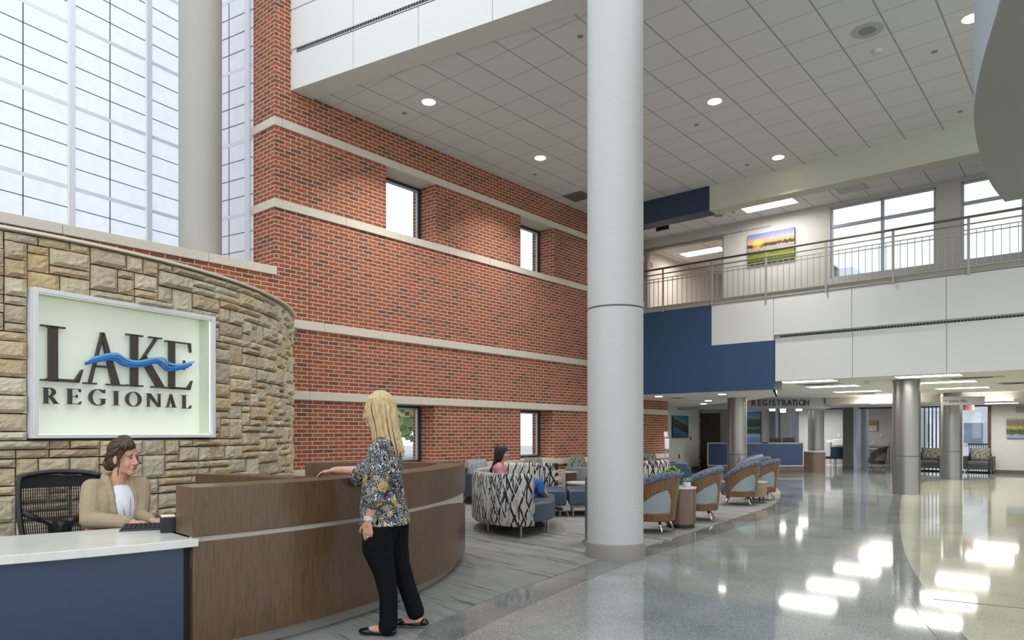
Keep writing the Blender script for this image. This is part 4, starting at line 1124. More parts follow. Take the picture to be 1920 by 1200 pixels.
vent(1270, 746, zb, 'dark linear vent in the smooth soffit', .5, .3, slats=1)
# ---------- registration bulkhead, desk and letters ----------
b = MB(); bp = [tuple(p) for p in catmull([(4.6, 26.6), (6.1, 25.5), (7.6, 24.8), (9.2, 24.35), (11.0, 24.3)], 6)]
b.sweep(bp, [(0, 2.245), (0, 2.66), (-.3, 2.66), (-.3, 2.245)]); struct(b.build('wall_bulkhead_registration', mat('lavender grey paint', '#a2a2ab', .6), smooth='auto'))
rg = thing('registration_sign', 'dark REGISTRATION lettering on the curved grey bulkhead above the far desk', 'sign', (0, 0, 0))
word = 'REGISTRATION'; pxs = [1413, 1424, 1434, 1443.5, 1451, 1460.5, 1470, 1480, 1488.5, 1494, 1503, 1512.5]
bpv = [Vector(p) for p in bp]
for ch, px in zip(word, pxs):
    r = (px-CX)/F
    for a, c in zip(bpv, bpv[1:]):
        fa, fc = a.x-r*a.y, c.x-r*c.y
        if fa <= 0 <= fc: s = fa/(fa-fc); q = a+(c-a)*s; d = (c-a).normalized(); break
    text_mesh(ch, 'letter_'+ch.lower(), rg, (q.x+d.y*.016, q.y-d.x*.016, 2.345), (R(90), 0, math.atan2(d.y, d.x)), mat('dark letter', '#2a2826', .5), .30, .012, 'CENTER', .002, (.84, 1, 1))
# desk: gently curved front facing the camera
rd = thing('registration_desk', 'far registration desk with white framed navy panels and a low walnut end', 'reception desk', (8.6, 25.4, 0))
def rp(px, Z): return ((px-CX)/F*Z, Z)
fl = [tuple(p) for p in catmull([rp(1326, 25.5), rp(1380, 25.15), rp(1440, 25.05), rp(1507, 25.2)], 5)]
b = MB(); b.sweep(fl, [(0, .21), (0, 1.065), (-.06, 1.065), (-.06, .21)]); b.build('white_frame', mat('desk white', '#c4c3c0', .4), rd, world=True)
fl2 = fl[1:-1]; fl2[0] = tuple(Vector(fl[0]).lerp(Vector(fl[1]), .35)); fl2[-1] = tuple(Vector(fl[-1]).lerp(Vector(fl[-2]), .22))
b = MB(); b.sweep(fl2, [(.012, .255), (.012, 1.015), (-.01, 1.015), (-.01, .255)]); b.build('navy_panel', mat('desk navy', '#2b4268', .4), rd, world=True)
b = MB(); b.sweep(fl, [(-.03, .06), (-.03, .21), (-.5, .21), (-.5, .06)]); b.build('walnut_plinth', m_wood('desk walnut', '#5d4a40', '#7a6558', .35), rd, world=True)
b = MB(); b.sweep(fl, [(0, 1.03), (0, 1.065), (-.35, 1.065), (-.35, 1.03)]); b.build('desk_top', WTOP, rd, world=True)
fr_ = [tuple(p) for p in catmull([rp(1506, 25.25), rp(1530, 25.0), rp(1549, 25.1), (11.6, 26.2)], 5)]
b = MB(); b.sweep(fr_, [(-.03, 0), (-.03, .72), (-.08, .72), (-.08, 0)]); b.build('low_front', m_wood('desk walnut', '', ''), rd, world=True) if 'desk walnut' not in MATS else b.build('low_front', MATS['desk walnut'], rd, world=True)
b = MB(); b.sweep(fr_, [(0, .72), (0, .765), (-.75, .765), (-.75, .72)]); b.build('low_worktop', WTOP, rd, world=True)
struct(MB().sweep([(x, y) for x, y in fl]+[fr_[8], fr_[-1]], [(-.03, 0), (-.03, .06), (-.1, .06), (-.1, 0)]).build('baseboard_desk', mat('desk toe', '#5e5650', .6)))
rc_ = thing('column', 'silver column rising behind the low walnut end of the registration desk', 'column', (*rp(1530, 26.6), 0))
MB().cyl(0, 0, 0, 2.25, .28, n=48).build('shaft', mat('dull column cladding', '#9a9c98', .4, .5), rc_, smooth='auto')
for px, lb in ((1454, 'left one of two black monitors above the registration desk'), (1479, 'right one of two black monitors above the registration desk')):
    mo = thing('monitor', lb, 'monitor', (*rp(px, 25.9), .74), group='monitors on the registration desk')
    MB().box((0, 0, .36), (.44, .04, .26)).build('housing', BLACK, mo, bevel=.01); MB().cyl(0, .03, .01, .25, .02, n=10).build('stand', BLACK, mo); MB().box((0, .04, .006), (.2, .16, .012)).build('base', BLACK, mo)
b = MB(); b.prism([rp(1420, 25.6), rp(1500, 25.6), rp(1500, 26.3), rp(1420, 26.3)], .70, .74); b.build('staff_worktop', WTOP, rd, world=True)
for i, (px, py, Z) in enumerate(((1448, 767, 26.2), (1468, 770, 27.5), (1498, 766.5, 26.0))):
    z = H+(HY-py)/F*Z
    pl = thing('pendant_light', ('left', 'middle', 'right')[i]+' glowing white pendant lamp under the REGISTRATION bulkhead', 'pendant light', (*rp(px, Z), z), group='pendant lamps over the registration desk')
    MB().box((0, 0, 0), (.17, .17, .14)).build('shade', mat('lit pendant', '#ffffff', .5, emit=5, ecol='#fffaf0'), pl, bevel=.015); MB().cyl(0, 0, .07, .6, .004, n=6).build('cord', BLACK, pl)
# ---------- painted wall, dark door, rear registration wall ----------
VP = -11.95; UD = 25.1; UWL = 29.6
ceil2 = 2.62
struct(MB().gbox(17, UD, VP-.15, VP, 0, 2.4).build('wall_left_painted', WARMW))
struct(MB().gbox(17, UD, VP, VP+.012, 0, .13).build('baseboard_left', mat('dark base', '#5d5854', .6)))
struct(MB().gbox(UE-.63, UE, VP, V0-.3, 0, 2.4).build('wall_return', BRICK, uv=True))
vd = vfor(1352, UD)
dr = sroot('door_1'); 
dlf = MB().gbox(UD+.03, UD+.08, VP+.06, vd-.03, 0, 2.15).build('door_leaf', m_wood('dark door veneer', '#2f2621', '#43362e', .4), dr)
for z in (.35, 1.1, 1.9): MB().gbox(UD-.0, UD+.04, VP+.03, VP+.07, z-.06, z+.06).build('hinge', ALU, dlf)
struct(MB().gbox(UD, UD+.12, VP, VP+.05, 0, 2.2).gbox(UD, UD+.12, vd-.03, vd+.4, 0, 2.4).gbox(UD, UD+.12, VP, vd, 2.15, 2.4).build('wall_door_side', mat('door wall grey green', '#8d8f88', .6)))
struct(MB().gbox(UWL, UWL+.15, vfor(1352, UWL), vfor(1447, UWL), 0, 2.9).build('wall_registration', WARMW))
struct(MB().gbox(UWL-.3, UWL+.5, vfor(1447, UWL), vfor(1459, UWL), 0, 2.9).build('wall_pier_1', mat('pier grey', '#77787a', .6)))
struct(MB().gbox(UWL-.3, UWL+.5, vfor(1468, UWL), vfor(1484, UWL), 0, 2.9).build('wall_pier_2', GREYW))
JL = mat('pale jamb', '#b9c0d2', .4)
struct(MB().gbox(UWL-.32, UWL+.5, vfor(1459, UWL), vfor(1464, UWL), 0, 2.9).gbox(UWL-.32, UWL+.5, vfor(1484, UWL), vfor(1490, UWL), 0, 2.9).build('trim_12', JL))
struct(MB().gbox(34.5, 34.65, -16, vfor(1676, 34.5), 0, 2.9).build('wall_back_cafe', GREYW))
# ---------- storefront line, pillars, right wall ----------
DK = mat('dark pier laminate', '#62635f', .5)
va, vb_ = vfor(1581, UWL-.3), vfor(1601, UWL-.3)
struct(MB().gbox(UWL-.35, UWL+.25, va, vb_, 0, 2.4).build('wall_pier_3', DK)); struct(MB().gbox(UWL-.37, UWL+.27, va-.01, vb_+.01, 0, .14).build('baseboard_pier', mat('dark base')))
struct(MB().gbox(UWL-.36, UWL+.26, vb_, vfor(1607, UWL-.3), 0, 2.4).build('trim_13', JL))
u5 = UWL+2.0
struct(MB().gbox(u5, u5+.4, vfor(1607, u5), vfor(1619, u5), 0, 2.6).build('wall_pier_4', GREYW)); struct(MB().gbox(u5-.01, u5+.4, vfor(1619, u5), vfor(1624, u5), 0, 2.6).build('trim_14', JL))
bl = thing('door_pull', 'tall thin white bar handle standing before the grey pillars', 'door handle', (*rp(1606.5, 27.6), .0)); MB().cyl(0, 0, .06, 1.0, .02, n=12).build('bar', mat('white plastic'), bl); MB().cyl(0, 0, 0, .06, .05, n=12).build('foot', mat('white plastic'), bl)
ve = vfor(1852, UWL)
struct(MB().gbox(UWL-.02, UWL+.10, vfor(1549, UWL), ve, 2.335, 2.385).build('trim_15', DARK))
struct(MB().gbox(UWL-.03, UWL+.10, ve, ve+.10, 0, 2.385).build('trim_16', m_wood('brown jamb', '#3f3022', '#57432f', .4)))
struct(MB().gbox(UWL, UWL+.15, ve+.1, 16, 0, 2.9).build('wall_right', WARMW)); struct(MB().gbox(UWL-.015, UWL, ve+.1, 16, 0, .12).build('baseboard_right', mat('dark base')))
gw = sroot('window_11')
MB().gbox(UWL+.05, UWL+.056, vfor(1676, UWL), ve, .05, 2.335).build('pane', GLASS, gw)
b = MB()
for px in (1700, 1812): v_ = vfor(px, UWL); b.gbox(UWL+.02, UWL+.08, v_-.025, v_+.025, 0, 2.335) if px == 1700 else None
b.gbox(UWL+.02, UWL+.08, vfor(1676, UWL), ve, 0, .05); b.build('window_frame', DARK, gw)
struct(MB().prism([(-14, 29.9), (32, 29.9), (32, 50), (-14, 50)], -.06, 0).build('floor_back', mat('pale back floor', '#9c9a9c', .35)))
struct(MB().gbox(UWL+.15, 34.6, -16, vfor(1676, UWL), 2.62, 2.66).build('ceiling_cafe', mat('cafe ceiling', '#c4c4c4', .7)))
struct(MB().gbox(UWL+.1, 34.6, vfor(1690, UWL)-.1, vfor(1690, UWL), 0, 2.62).build('wall_cafe_side', GREYW))
for px, py, lb in ((1561, 757, 'bright light panel in the cafe ceiling beyond the low desk end'), (1640, 770, 'bright light panel in the cafe ceiling above the square picture'), (1505, 758, 'light panel behind the pendant lamps')):
    x, y = cp(px, min(py, 765), 2.62); tt = panel(px, min(py, 763), 2.62, lb, 'light panels in the back room', pw=60); 
    Zp = 33 if px != 1505 else 31.5; tt.location = ((px-CX)/F*Zp, Zp, 2.62)
# cafe counter, stools, chairs
uc = 33.6
cc = thing('bar_counter', 'long white bar height counter on thin legs along the grey back wall', 'counter', (*g(uc, vfor(1600, uc)), 0))
MB().gbox(uc, uc+.6, vfor(1549, uc), vfor(1676, uc), .98, 1.09).build('top', mat('desk white'), cc, world=True)
for px in (1557, 1633, 1668): v_ = vfor(px, uc); MB().gbox(uc+.03, uc+.09, v_-.03, v_+.03, 0, .98).build('leg', STEEL, cc, world=True)
for px, lb in ((1574, 'white bar chair at the back counter left of the dark pillar'), (1636, 'white bar chair at the back counter under the square picture')):
    bs = thing('bar_chair', lb, 'chair', (*g(uc-.35, vfor(px, uc-.3)), 0), RC, group='white bar chairs')
    MB().box((0, -.16, 1.0), (.42, .03, .26)).build('backrest', mat('white plastic'), bs, bevel=.02); MB().box((0, 0, .72), (.42, .38, .05)).build('seat', mat('white plastic'), bs, bevel=.015)
    for sx in (-1, 1):
        for sy in (-1, 1): MB().cyl(sx*.17, sy*.15, 0, .7, .014, n=8).build('leg', STEEL, bs)
c5 = dup(bc, (*rp(1645, 28.6), 0), R(60), 'dark bentwood barrel chair alone in the back room below the square picture', 'chairs in the back room')
fc = thing('side_chair', 'blue fabric side chair with slim metal legs beyond the low desk end', 'chair', (*rp(1563, 28.0), 0), R(10), group='chairs in the back room')
MB().hexa([(-.27, -.24, .42), (.27, -.24, .42), (.27, -.19, .42), (-.27, -.19, .42)], [(-.30, -.28, .84), (.30, -.28, .84), (.28, -.22, .86), (-.28, -.22, .86)]).build('backrest', m_weave('denim tweed', '#2c3c5c', '#5a6c92', 50), fc, bevel=.015)
MB().box((0, .02, .42), (.52, .48, .09)).build('seat', MATS['denim tweed'], fc, bevel=.02)
for sx in (-1, 1):
    for sy in (-1, 1): MB().tube([(sx*.22, sy*.2, .4), (sx*.28, sy*.26, .004)], .016, 8, .012).build('leg', STEEL, fc)
f2 = dup(fc, (*rp(1577, 29.4), 0), R(60), 'second blue fabric side chair half hidden behind the dark pillar')
# dark armchairs before the glass, front toward -a
RZA = math.atan2(-AY, -AX)+PI/2
for px, lb in ((1743, 'charcoal armchair with grey cushion left of the sign column, before the glass'), (1836, 'charcoal armchair with grey cushion at the right by the brown jamb')):
    ac = club(lb, CGB, mat('charcoal seat vinyl', '#4b4b48', .3), PILG, group='charcoal armchairs', w=.86); ac.location = (*g(UWL-.5, vfor(px, UWL-.5)), .0); ac.rotation_euler = (0, 0, RZA)
# hanging sign
Zs = 20.3
hsn = thing('hanging_sign', 'silver hanging sign with left arrow and Business Office lettering', 'sign', ((1806-CX)/F*Zs, Zs, H+(HY-751.5)/F*Zs), R(-4))
MB().box((0, 0, 0), (1.17, .06, .25)).build('panel', mat('sign silver', '#b9b9b7', .4, .3), hsn, bevel=.004)
MB().cyl(-.5, 0, .12, .27, .004, n=6).build('cable', BLACK, hsn); MB().cyl(.5, 0, .12, .27, .004, n=6).build('cable', BLACK, hsn)
text_mesh('Business Office', 'lettering', hsn, (-.42, -.033, -.04), (R(90), 0, 0), mat('sign print', '#5f5f5f', .5), .115, .002, scale=(.72, 1, 1))
b = MB(); b.box((-.49, -.032, 0), (.07, .004, .012)); b.box((-.512, -.032, .012), (.035, .004, .012), ry=R(-40)); b.box((-.512, -.032, -.012), (.035, .004, .012), ry=R(40)); b.build('arrow', mat('sign print'), hsn)
Ze = 23.5
ex = thing('exit_sign', 'small red lettered EXIT sign under the ceiling left of the brown jamb', 'exit sign', ((1816-CX)/F*Ze, Ze, H+(HY-764.5)/F*Ze), R(0))
MB().box((0, 0, 0), (.34, .05, .17)).build('housing', mat('exit housing', '#8a8482', .5), ex); MB().cyl(0, 0, .085, .16, .01, n=8).build('stem', ALU, ex)
text_mesh('EXIT', 'lettering', ex, (0, -.028, -.06), (R(90), 0, 0), mat('exit red', '#d83030', .5, emit=.4, ecol='#e02828'), .17, .003, 'CENTER', .004, (.75, 1, 1))
# ---------- pictures ----------
def m_pic(name, stops, warp=.25, sc=(3, 9), glow=None, seed=0., speck=.5, diag=0):
    m = mat(name, rough=.5); k = NT(m)
    uv = k.coord('UV'); x, y, _ = k.sep(uv)
    n = k.noise(k.coord('UV', (sc[0], sc[1], 1), (0, 0, 0), (seed, seed, 0)), 2.0, 6, .65)
    yy = k.math('ADD', y, k.math('MULTIPLY', k.math('SUBTRACT', n, .5), warp))
    if diag: yy = k.math('ADD', yy, k.math('MULTIPLY', x, diag))
    c = k.ramp(yy, stops)
    n2 = k.noise(k.coord('UV', (14, 22, 1), (0, 0, 0), (seed, 0, 0)), 2.5, 5, .7)
    c = k.mix(speck, c, k.ramp(n2, [(.35, '#101408'), (.5, '#8a8a80'), (.65, '#f0ecd8')]), 'OVERLAY')
    if glow:
        gx, gy, gr, gc = glow
        dx = k.math('SUBTRACT', x, gx); dy = k.math('SUBTRACT', y, gy)
        d = k.math('SQRT', k.math('ADD', k.math('MULTIPLY', dx, dx), k.math('MULTIPLY', dy, dy)))
        f = k.math('SUBTRACT', 1, k.math('MINIMUM', 1, k.math('DIVIDE', d, gr)))
        c = k.mix(f, c, gc)
    k.color(c); return m
def canvas(label, uvw, m, plane='u', off=.0):
    """flat canvas hung on a wall of constant u (or v); corners from positions on the wall"""
    t = thing('picture', label, 'picture')
    a0, a1, z0, z1, base, d = uvw
    b = MB()
    if plane == 'u': b.gbox(base-d, base-.002, a0, a1, z0, z1)
    else: b.gbox(a0, a1, base+.002, base+d, z0, z1)
    b.build('canvas_edge', mat('canvas edge', '#3b3a38', .6), t)
    b = MB()
    if plane == 'u': b.gbox(base-d-.003, base-d, a0, a1, z0, z1)
    else: b.gbox(a0, a1, base+d, base+d+.003, z0, z1)
    b.build('image', m, t, uv=lambda p, n: ((((p.x*CX_+p.y*CY_) if plane == 'u' else (p.x*AX+p.y*AY))-a0)/(a1-a0), (p.z-z0)/(z1-z0)))
canvas('wide sunset marsh landscape picture on the upper corridor wall', (vfor(1403.5, UW), vfor(1491, UW), zat(1403.5, 499, UW), zat(1403.5, 443, UW), UW, .06),
       m_pic('sunset marsh', [(0, '#2c3a10'), (.12, '#5a6b14'), (.26, '#8c8f1e'), (.36, '#3f4a18'), (.42, '#8d8788'), (.52, '#b9a59a'), (.58, '#2b2416'), (.64, '#3d3020'), (.68, '#e0a060'), (.78, '#c9a9a0'), (.88, '#8f95c4'), (1, '#6f80bd')], .22, (9, 3), (.22, .68, .16, '#ffc840'), 2.))
canvas('blue square picture low in the corridor beyond the upper opening', (vfor(1306, 23), vfor(1331, 23), zat(1306, 570, 23), zat(1306, 533, 23), 23, .05),
       m_pic('blue abstract', [(0, '#0d2238'), (.4, '#1d4c70'), (.6, '#3f86a8'), (.8, '#14344f'), (1, '#2a6488')], .9, (3, 5), None, 1.))
canvas('blue water and forest picture on the pale wall by the dark door', (ufor(1259, VP), ufor(1288, VP), H-(821-HY)/F*26.0, H+(HY-780)/F*26.0, VP, .06),
       m_pic('water and forest', [(0, '#122a48'), (.25, '#27507c'), (.5, '#3a6a96'), (.55, '#1c2a12'), (.8, '#33411a'), (.9, '#39502a'), (.93, '#7d97ac'), (1, '#3c73b0')], .14, (8, 5), None, 4., .5, .35), 'v')
canvas('tall picture of pine trees mirrored in blue lake behind registration desk', (vfor(1400, UWL), vfor(1427, UWL), .75, H+(HY-772)/F*30.0, UWL, .06),
       m_pic('mirrored pines', [(0, '#3a7fc0'), (.28, '#6fa8d8'), (.36, '#b9cfe0'), (.42, '#2f3f22'), (.52, '#3d5228'), (.56, '#7f9ab0'), (.6, '#2c3d1c'), (.78, '#46582c'), (.84, '#7fa3c8'), (1, '#3c78b8')], .22, (16, 2), None, 6.))
canvas('autumn hill reflected in lake picture on the far right wall', (vfor(1887.5, UWL), vfor(1960, UWL), zat(1887.5, 822, UWL), zat(1887.5, 784, UWL), UWL, .06),
       m_pic('autumn lake', [(0, '#4a86b4'), (.1, '#a8b8c4'), (.25, '#4a5040'), (.4, '#3c4420'), (.48, '#8f9a28'), (.56, '#b0a84a'), (.62, '#8a6a40'), (.78, '#6d6470'), (.9, '#8f7a50'), (1, '#c9c4bc')], .45, (8, 4), None, 8.))
canvas('square picture of four pale squares on the back room wall', (vfor(1627, 34.5), vfor(1645, 34.5), zat(1627, 808, 34.5), zat(1627, 788, 34.5), 34.5, .06),
       m_pic('four squares', [(0, '#cfc8b8'), (.49, '#c2baa6'), (.5, '#8f7f4a'), (1, '#a08f5a')], .05, (3, 3), None, 3., .35))
canvas('small ochre picture in dark frame behind the registration desk', (vfor(1491, 34.5), vfor(1496.5, 34.5), zat(1491, 817, 34.5), zat(1491, 795, 34.5), 34.5, .06), m_pic('ochre print', [(0, '#a8843a'), (1, '#c4a45e')], .3))
# little wall devices
def plate(label, cat, name, u0, v0, z, w_, h_, m, plane='v'):
    t = thing(name, label, cat)
    b = MB()
    if plane == 'v': b.gbox(u0-w_/2, u0+w_/2, v0, v0+.02, z-h_/2, z+h_/2)
    else: b.gbox(u0-.02, u0, v0-w_/2, v0+w_/2, z-h_/2, z+h_/2)
    b.build('cover', m, t, bevel=.003)
plate('small dark switch plate on the pale wall beside the forest picture', 'switch', 'wall_switch', ufor(1294.5, VP), VP, 1.2, .08, .12, mat('switch dark', '#4a4a48', .5))
plate('dark outlet on the pale wall above the blue armchair', 'outlet', 'wall_outlet', ufor(1273, VP), VP, .55, .08, .16, mat('switch dark'))
plate('small white switch on the back room wall left of dark pillar', 'switch', 'wall_switch', 34.5, vfor(1573, 34.5), 1.3, .1, .14, mat('white plastic'), 'u')
plate('small white switch on the back room wall right of the square picture', 'switch', 'wall_switch', 34.5, vfor(1652, 34.5), 1.3, .1, .14, mat('white plastic'), 'u')
plate('grey notice plate on the right wall above the autumn lake picture', 'plate', 'wall_plate', UWL-.003, vfor(1917, UWL), zat(1917, 768, UWL), .35, .22, mat('plate grey', '#8f8d8a', .5), 'u')
plate('small red fire alarm strobe on the corridor wall past the upper opening', 'alarm', 'fire_alarm', ufor(1222, c0)+.0, c0, zat(1222, 497, ufor(1222, c0)), .1, .14, mat('alarm red', '#a8443c', .5))
# ---------- curved balcony at the upper right ----------
cb = [(2.3, 2.6), (2.75, 3.7), (3.25, 4.68), (4.14, 6.31), (5.33, 7.89), (6.12, 8.74)]
cb = [tuple(p) for p in catmull(cb, 8)]
b = MB(); b.prism(cb+[(9.5, 5.9), (9.5, 2.6)], 4.27, 4.30); struct(b.build('ceiling_curved_balcony', mat('curved soffit grey', '#959593', .7)))
b = MB(); b.sweep(cb, [(0, 4.275), (0, 5.9), (.1, 5.9), (.1, 4.275)]); struct(b.build('wall_curved_balcony', mat('curved fascia', '#a9b3bc', .5), smooth='auto'))
# ---------- outdoors ----------
struct(MB().prism([(-60, -10), (60, -10), (60, 90), (-60, 90)], -.3, -.2).build('ground', mat('outdoor paving', '#b2b0ac', .9)))
GRN = m_leaf('tree leaf', '#6f8c55', '#b0c48c')
random.seed(9)
for i, (u_, v_, h_, r_, lb) in enumerate(((16, -34, 7, 3.2, 'tree outside beyond the parked car, through the near lower window'), (24, -30, 8, 3.5, 'second tree outside seen through the lower windows'), (34, -36, 8, 3.6, 'third tree outside seen through the far lower window'))):
    x, y = g(u_, v_); t = thing('tree', lb, 'tree', (x, y, -.2))
    MB().tube([(0, 0, 0), (.1, 0, 2), (0, .1, 4)], .22, 8, .1).build('trunk', mat('bark', '#5b4a3a', .9), t)
    b = MB()
    for q in range(900):
        d = Vector((random.gauss(0, 1), random.gauss(0, 1), random.gauss(0, .9))).normalized()*random.random()**.35*r_
        p = Vector((d.x, d.y, h_*.5+d.z*.9)); s = .32; a = Vector((random.gauss(0, 1), random.gauss(0, 1), random.gauss(0, 1))).normalized(); c_ = a.orthogonal().normalized()
        if p.z < 1.2: continue
        b.face([p+a*s, p+c_*s, p-a*s, p-c_*s])
    b.build('foliage', GRN, t)
x, y = g(17.5, -24)
ca = thing('car', 'silver blue car parked outside, seen through the near lower window', 'car', (x, y, -.2), R(20))
prof = [(-2.1, .3), (-2.15, .7), (-1.9, .95), (-1.2, 1.02), (-.6, 1.42), (.7, 1.45), (1.3, 1.05), (2.1, .95), (2.2, .6), (2.15, .3)]
b = MB(); b.hexa([(px, -.85, pz) for px, pz in prof], [(px, .85, pz) for px, pz in prof]); b.build('body', mat('car paint', '#76808e', .25, .5), ca, bevel=.08, seg=3, smooth='auto')
for sx in (-1.35, 1.35):
    for sy in (-.8, .8):
        b = MB(); b.hexa([(sx+.33*math.cos(a*PI/10), sy-.1, .33+.33*math.sin(a*PI/10)) for a in range(20)], [(sx+.33*math.cos(a*PI/10), sy+.1, .33+.33*math.sin(a*PI/10)) for a in range(20)]); b.build('wheel', BLACK, ca)
# white outbuilding, pergola slats and railing seen through the glass at right
ob = thing('outbuilding', 'white sided building with grey windows outside behind the glass', 'building')
uo = 38
MB().gbox(uo, uo+4, vfor(1660, uo), vfor(1900, uo), -.2, 5).build('wall', mat('white siding', '#d9dbe2', .7), ob)
for p0, p1 in ((1727, 1746), (1805, 1846)):
    f_ = MB().gbox(uo-.06, uo, vfor(p0, uo), vfor(p1, uo), H-(834-HY)/F*32, H+(HY-790)/F*32).build('window', mat('white trim', '#e2e4ea', .5), ob)
    MB().gbox(uo-.08, uo-.06, vfor(p0+2.5, uo), vfor(p1-2.5, uo), H-(831-HY)/F*32, H+(HY-793)/F*32).build('pane', mat('grey blue pane', '#7e8ba0', .3), f_)
pg = thing('pergola_slats', 'row of tall dark blue vertical slats outside behind the glass', 'screen')
for px in (1725, 1733, 1741, 1748, 1755, 1762): u_ = 32.5; v_ = vfor(px, u_); MB().gbox(u_, u_+.1, v_-.02, v_+.02, -.2, 2.9).build('slat', mat('navy metal', '#2a3350', .5), pg)
MB().gbox(32.4, 32.7, vfor(1680, 32.5), vfor(1770, 32.5), 2.9, 3.0).build('top_beam', mat('navy metal'), pg)
orr = thing('outdoor_railing', 'low dark blue outdoor railing behind the right charcoal armchair', 'railing')
for px in (1817, 1821.5, 1826, 1830.5, 1835, 1839.5, 1844, 1848.5): v_ = vfor(px, 32.0); MB().gbox(32, 32.03, v_-.012, v_+.012, -.2, .95).build('baluster', mat('navy metal'), orr)
MB().gbox(31.98, 32.05, vfor(1815, 32), vfor(1852, 32), .95, 1.0).build('top_rail', mat('navy metal'), orr)
nbld = thing('neighbour_wing', 'pale building wing with sloping roof edge seen through the upper window', 'building')
x0, y0 = g(30, vfor(1545, 30)); 
MB().gbox(40, 44, vfor(1500, 40), vfor(1600, 40), 5.6, 10.2).build('wall', mat('white siding'), nbld)
# ---------- people ----------
def m_skin(name, a, b_):
    m = mat(name, a, .5, spec=.35); k = NT(m); n = k.noise(k.coord('Object'), 14, 3); k.color(k.ramp(n, [(.3, a), (.7, b_)]))
    k.b.inputs['Subsurface Weight'].default_value = .08; k.b.inputs['Subsurface Scale'].default_value = .02; k.b.inputs['Subsurface Radius'].default_value = (1, .4, .25)
    return m
SKIN = m_skin('skin', '#b98a72', '#c89c84')
def m_hair(name, a, b_, c_, sc=(160, 160, 5)):
    m = mat(name, a, .42, spec=.5); k = NT(m); n = k.noise(k.coord('Object', sc), 1, 4, .6, .3); k.color(k.ramp(n, [(.3, a), (.5, b_), (.68, c_)])); k.bump(n, .5, .004); return m
def m_cloth(name, a, b_, sc=120):
    m = mat(name, a, .95, spec=.15); k = NT(m); n = k.noise(k.coord('Object'), sc, 3); n2 = k.noise(k.coord('Object'), 9, 3); k.color(k.ramp(n, [(.35, a), (.65, b_)])); k.bump(k.math('ADD', k.math('MULTIPLY', n2, 1.5), k.math('MULTIPLY', n, .3)), .45, .02); return m
def RM(v=.005, sm=3, f=.5): return [('REMESH', dict(mode='VOXEL', voxel_size=v, use_smooth_shade=True)), ('SMOOTH', dict(iterations=sm, factor=f))]
class Fig:
    def __init__(s, o, deg):   # heading in degrees from +X counter-clockwise
        s.o = Vector(o); a = R(deg); s.f = Vector((math.cos(a), math.sin(a), 0)); s.r = Vector((math.sin(a), -math.cos(a), 0)); s.u = Vector((0, 0, 1)); s.yaw = a
    def P(s, f, r, z): return s.f*f+s.r*r+s.u*z
    def ell(s, b, p, rad, seg=16, rings=12): b.ell(p, rad, rz=s.yaw, seg=seg, rings=rings)   # radii: fwd, side, up
def head(b, H_, c, nb, sc=1., nr=.048):
    v = lambda f, r, u: c+(H_.f*f+H_.r*r+H_.u*u)*sc
    e = lambda p, q: H_.ell(b, v(*p), tuple(x*sc for x in q))
    e((-.012, 0, .032), (.094, .074, .088)); e((.028, 0, -.028), (.062, .058, .082)); e((.058, 0, -.098), (.026, .028, .022)); e((.02, 0, -.08), (.05, .048, .03))
    for s in (-1, 1):
        e((.055, s*.03, -.038), (.030, .026, .032)); e((.074, s*.028, .022), (.016, .026, .010)); e((.0, s*.074, -.012), (.018, .010, .03)); e((.094, s*.011, -.043), (.010, .008, .007))
    b.cap(v(.082, 0, .012), .008*sc, v(.106, 0, -.036), .0105*sc)
    e((.083, 0, -.066), (.014, .024, .009)); e((.082, 0, -.076), (.013, .02, .009))
    b.cap(v(-.018, 0, -.05), nr, nb, nr*1.12)
    return v
def face_parts(t, H_, v, sc=1, lip='#a8605a', brow='#5a4030', eye='#3c2c20'):
    for s in (-1, 1):
        b = MB(); H_.ell(b, v(.0765, s*.029, .0), (.011*sc, .014*sc, .0075*sc)); eo = b.build('eye', mat('eye white', '#bdb2aa', .3), t, smooth=True)
        b = MB(); H_.ell(b, v(.0835, s*.029, -.0005), (.006*sc, .0065*sc, .0065*sc)); b.build('iris', mat('iris '+eye, eye, .2), eo, smooth=True)
        b = MB(); b.tube([v(.088, s*.012, .020), v(.090, s*.028, .0255), v(.076, s*.047, .020)], .0028*sc, 6); b.build('eyebrow', mat('brow '+brow, brow, .8), t, smooth=True)
        b = MB(); b.tube([v(.086, s*.015, .003), v(.0885, s*.029, .008), v(.079, s*.043, .003)], .0018*sc, 6); b.build('eyelid', mat('lash', '#2a1c16', .8), t, smooth=True)
    b = MB(); H_.ell(b, v(.0925, 0, -.065), (.007*sc, .021*sc, .005*sc)); H_.ell(b, v(.0915, 0, -.074), (.007*sc, .018*sc, .0055*sc)); b.build('lips', mat('lips '+lip, lip, .45), t, smooth=True)
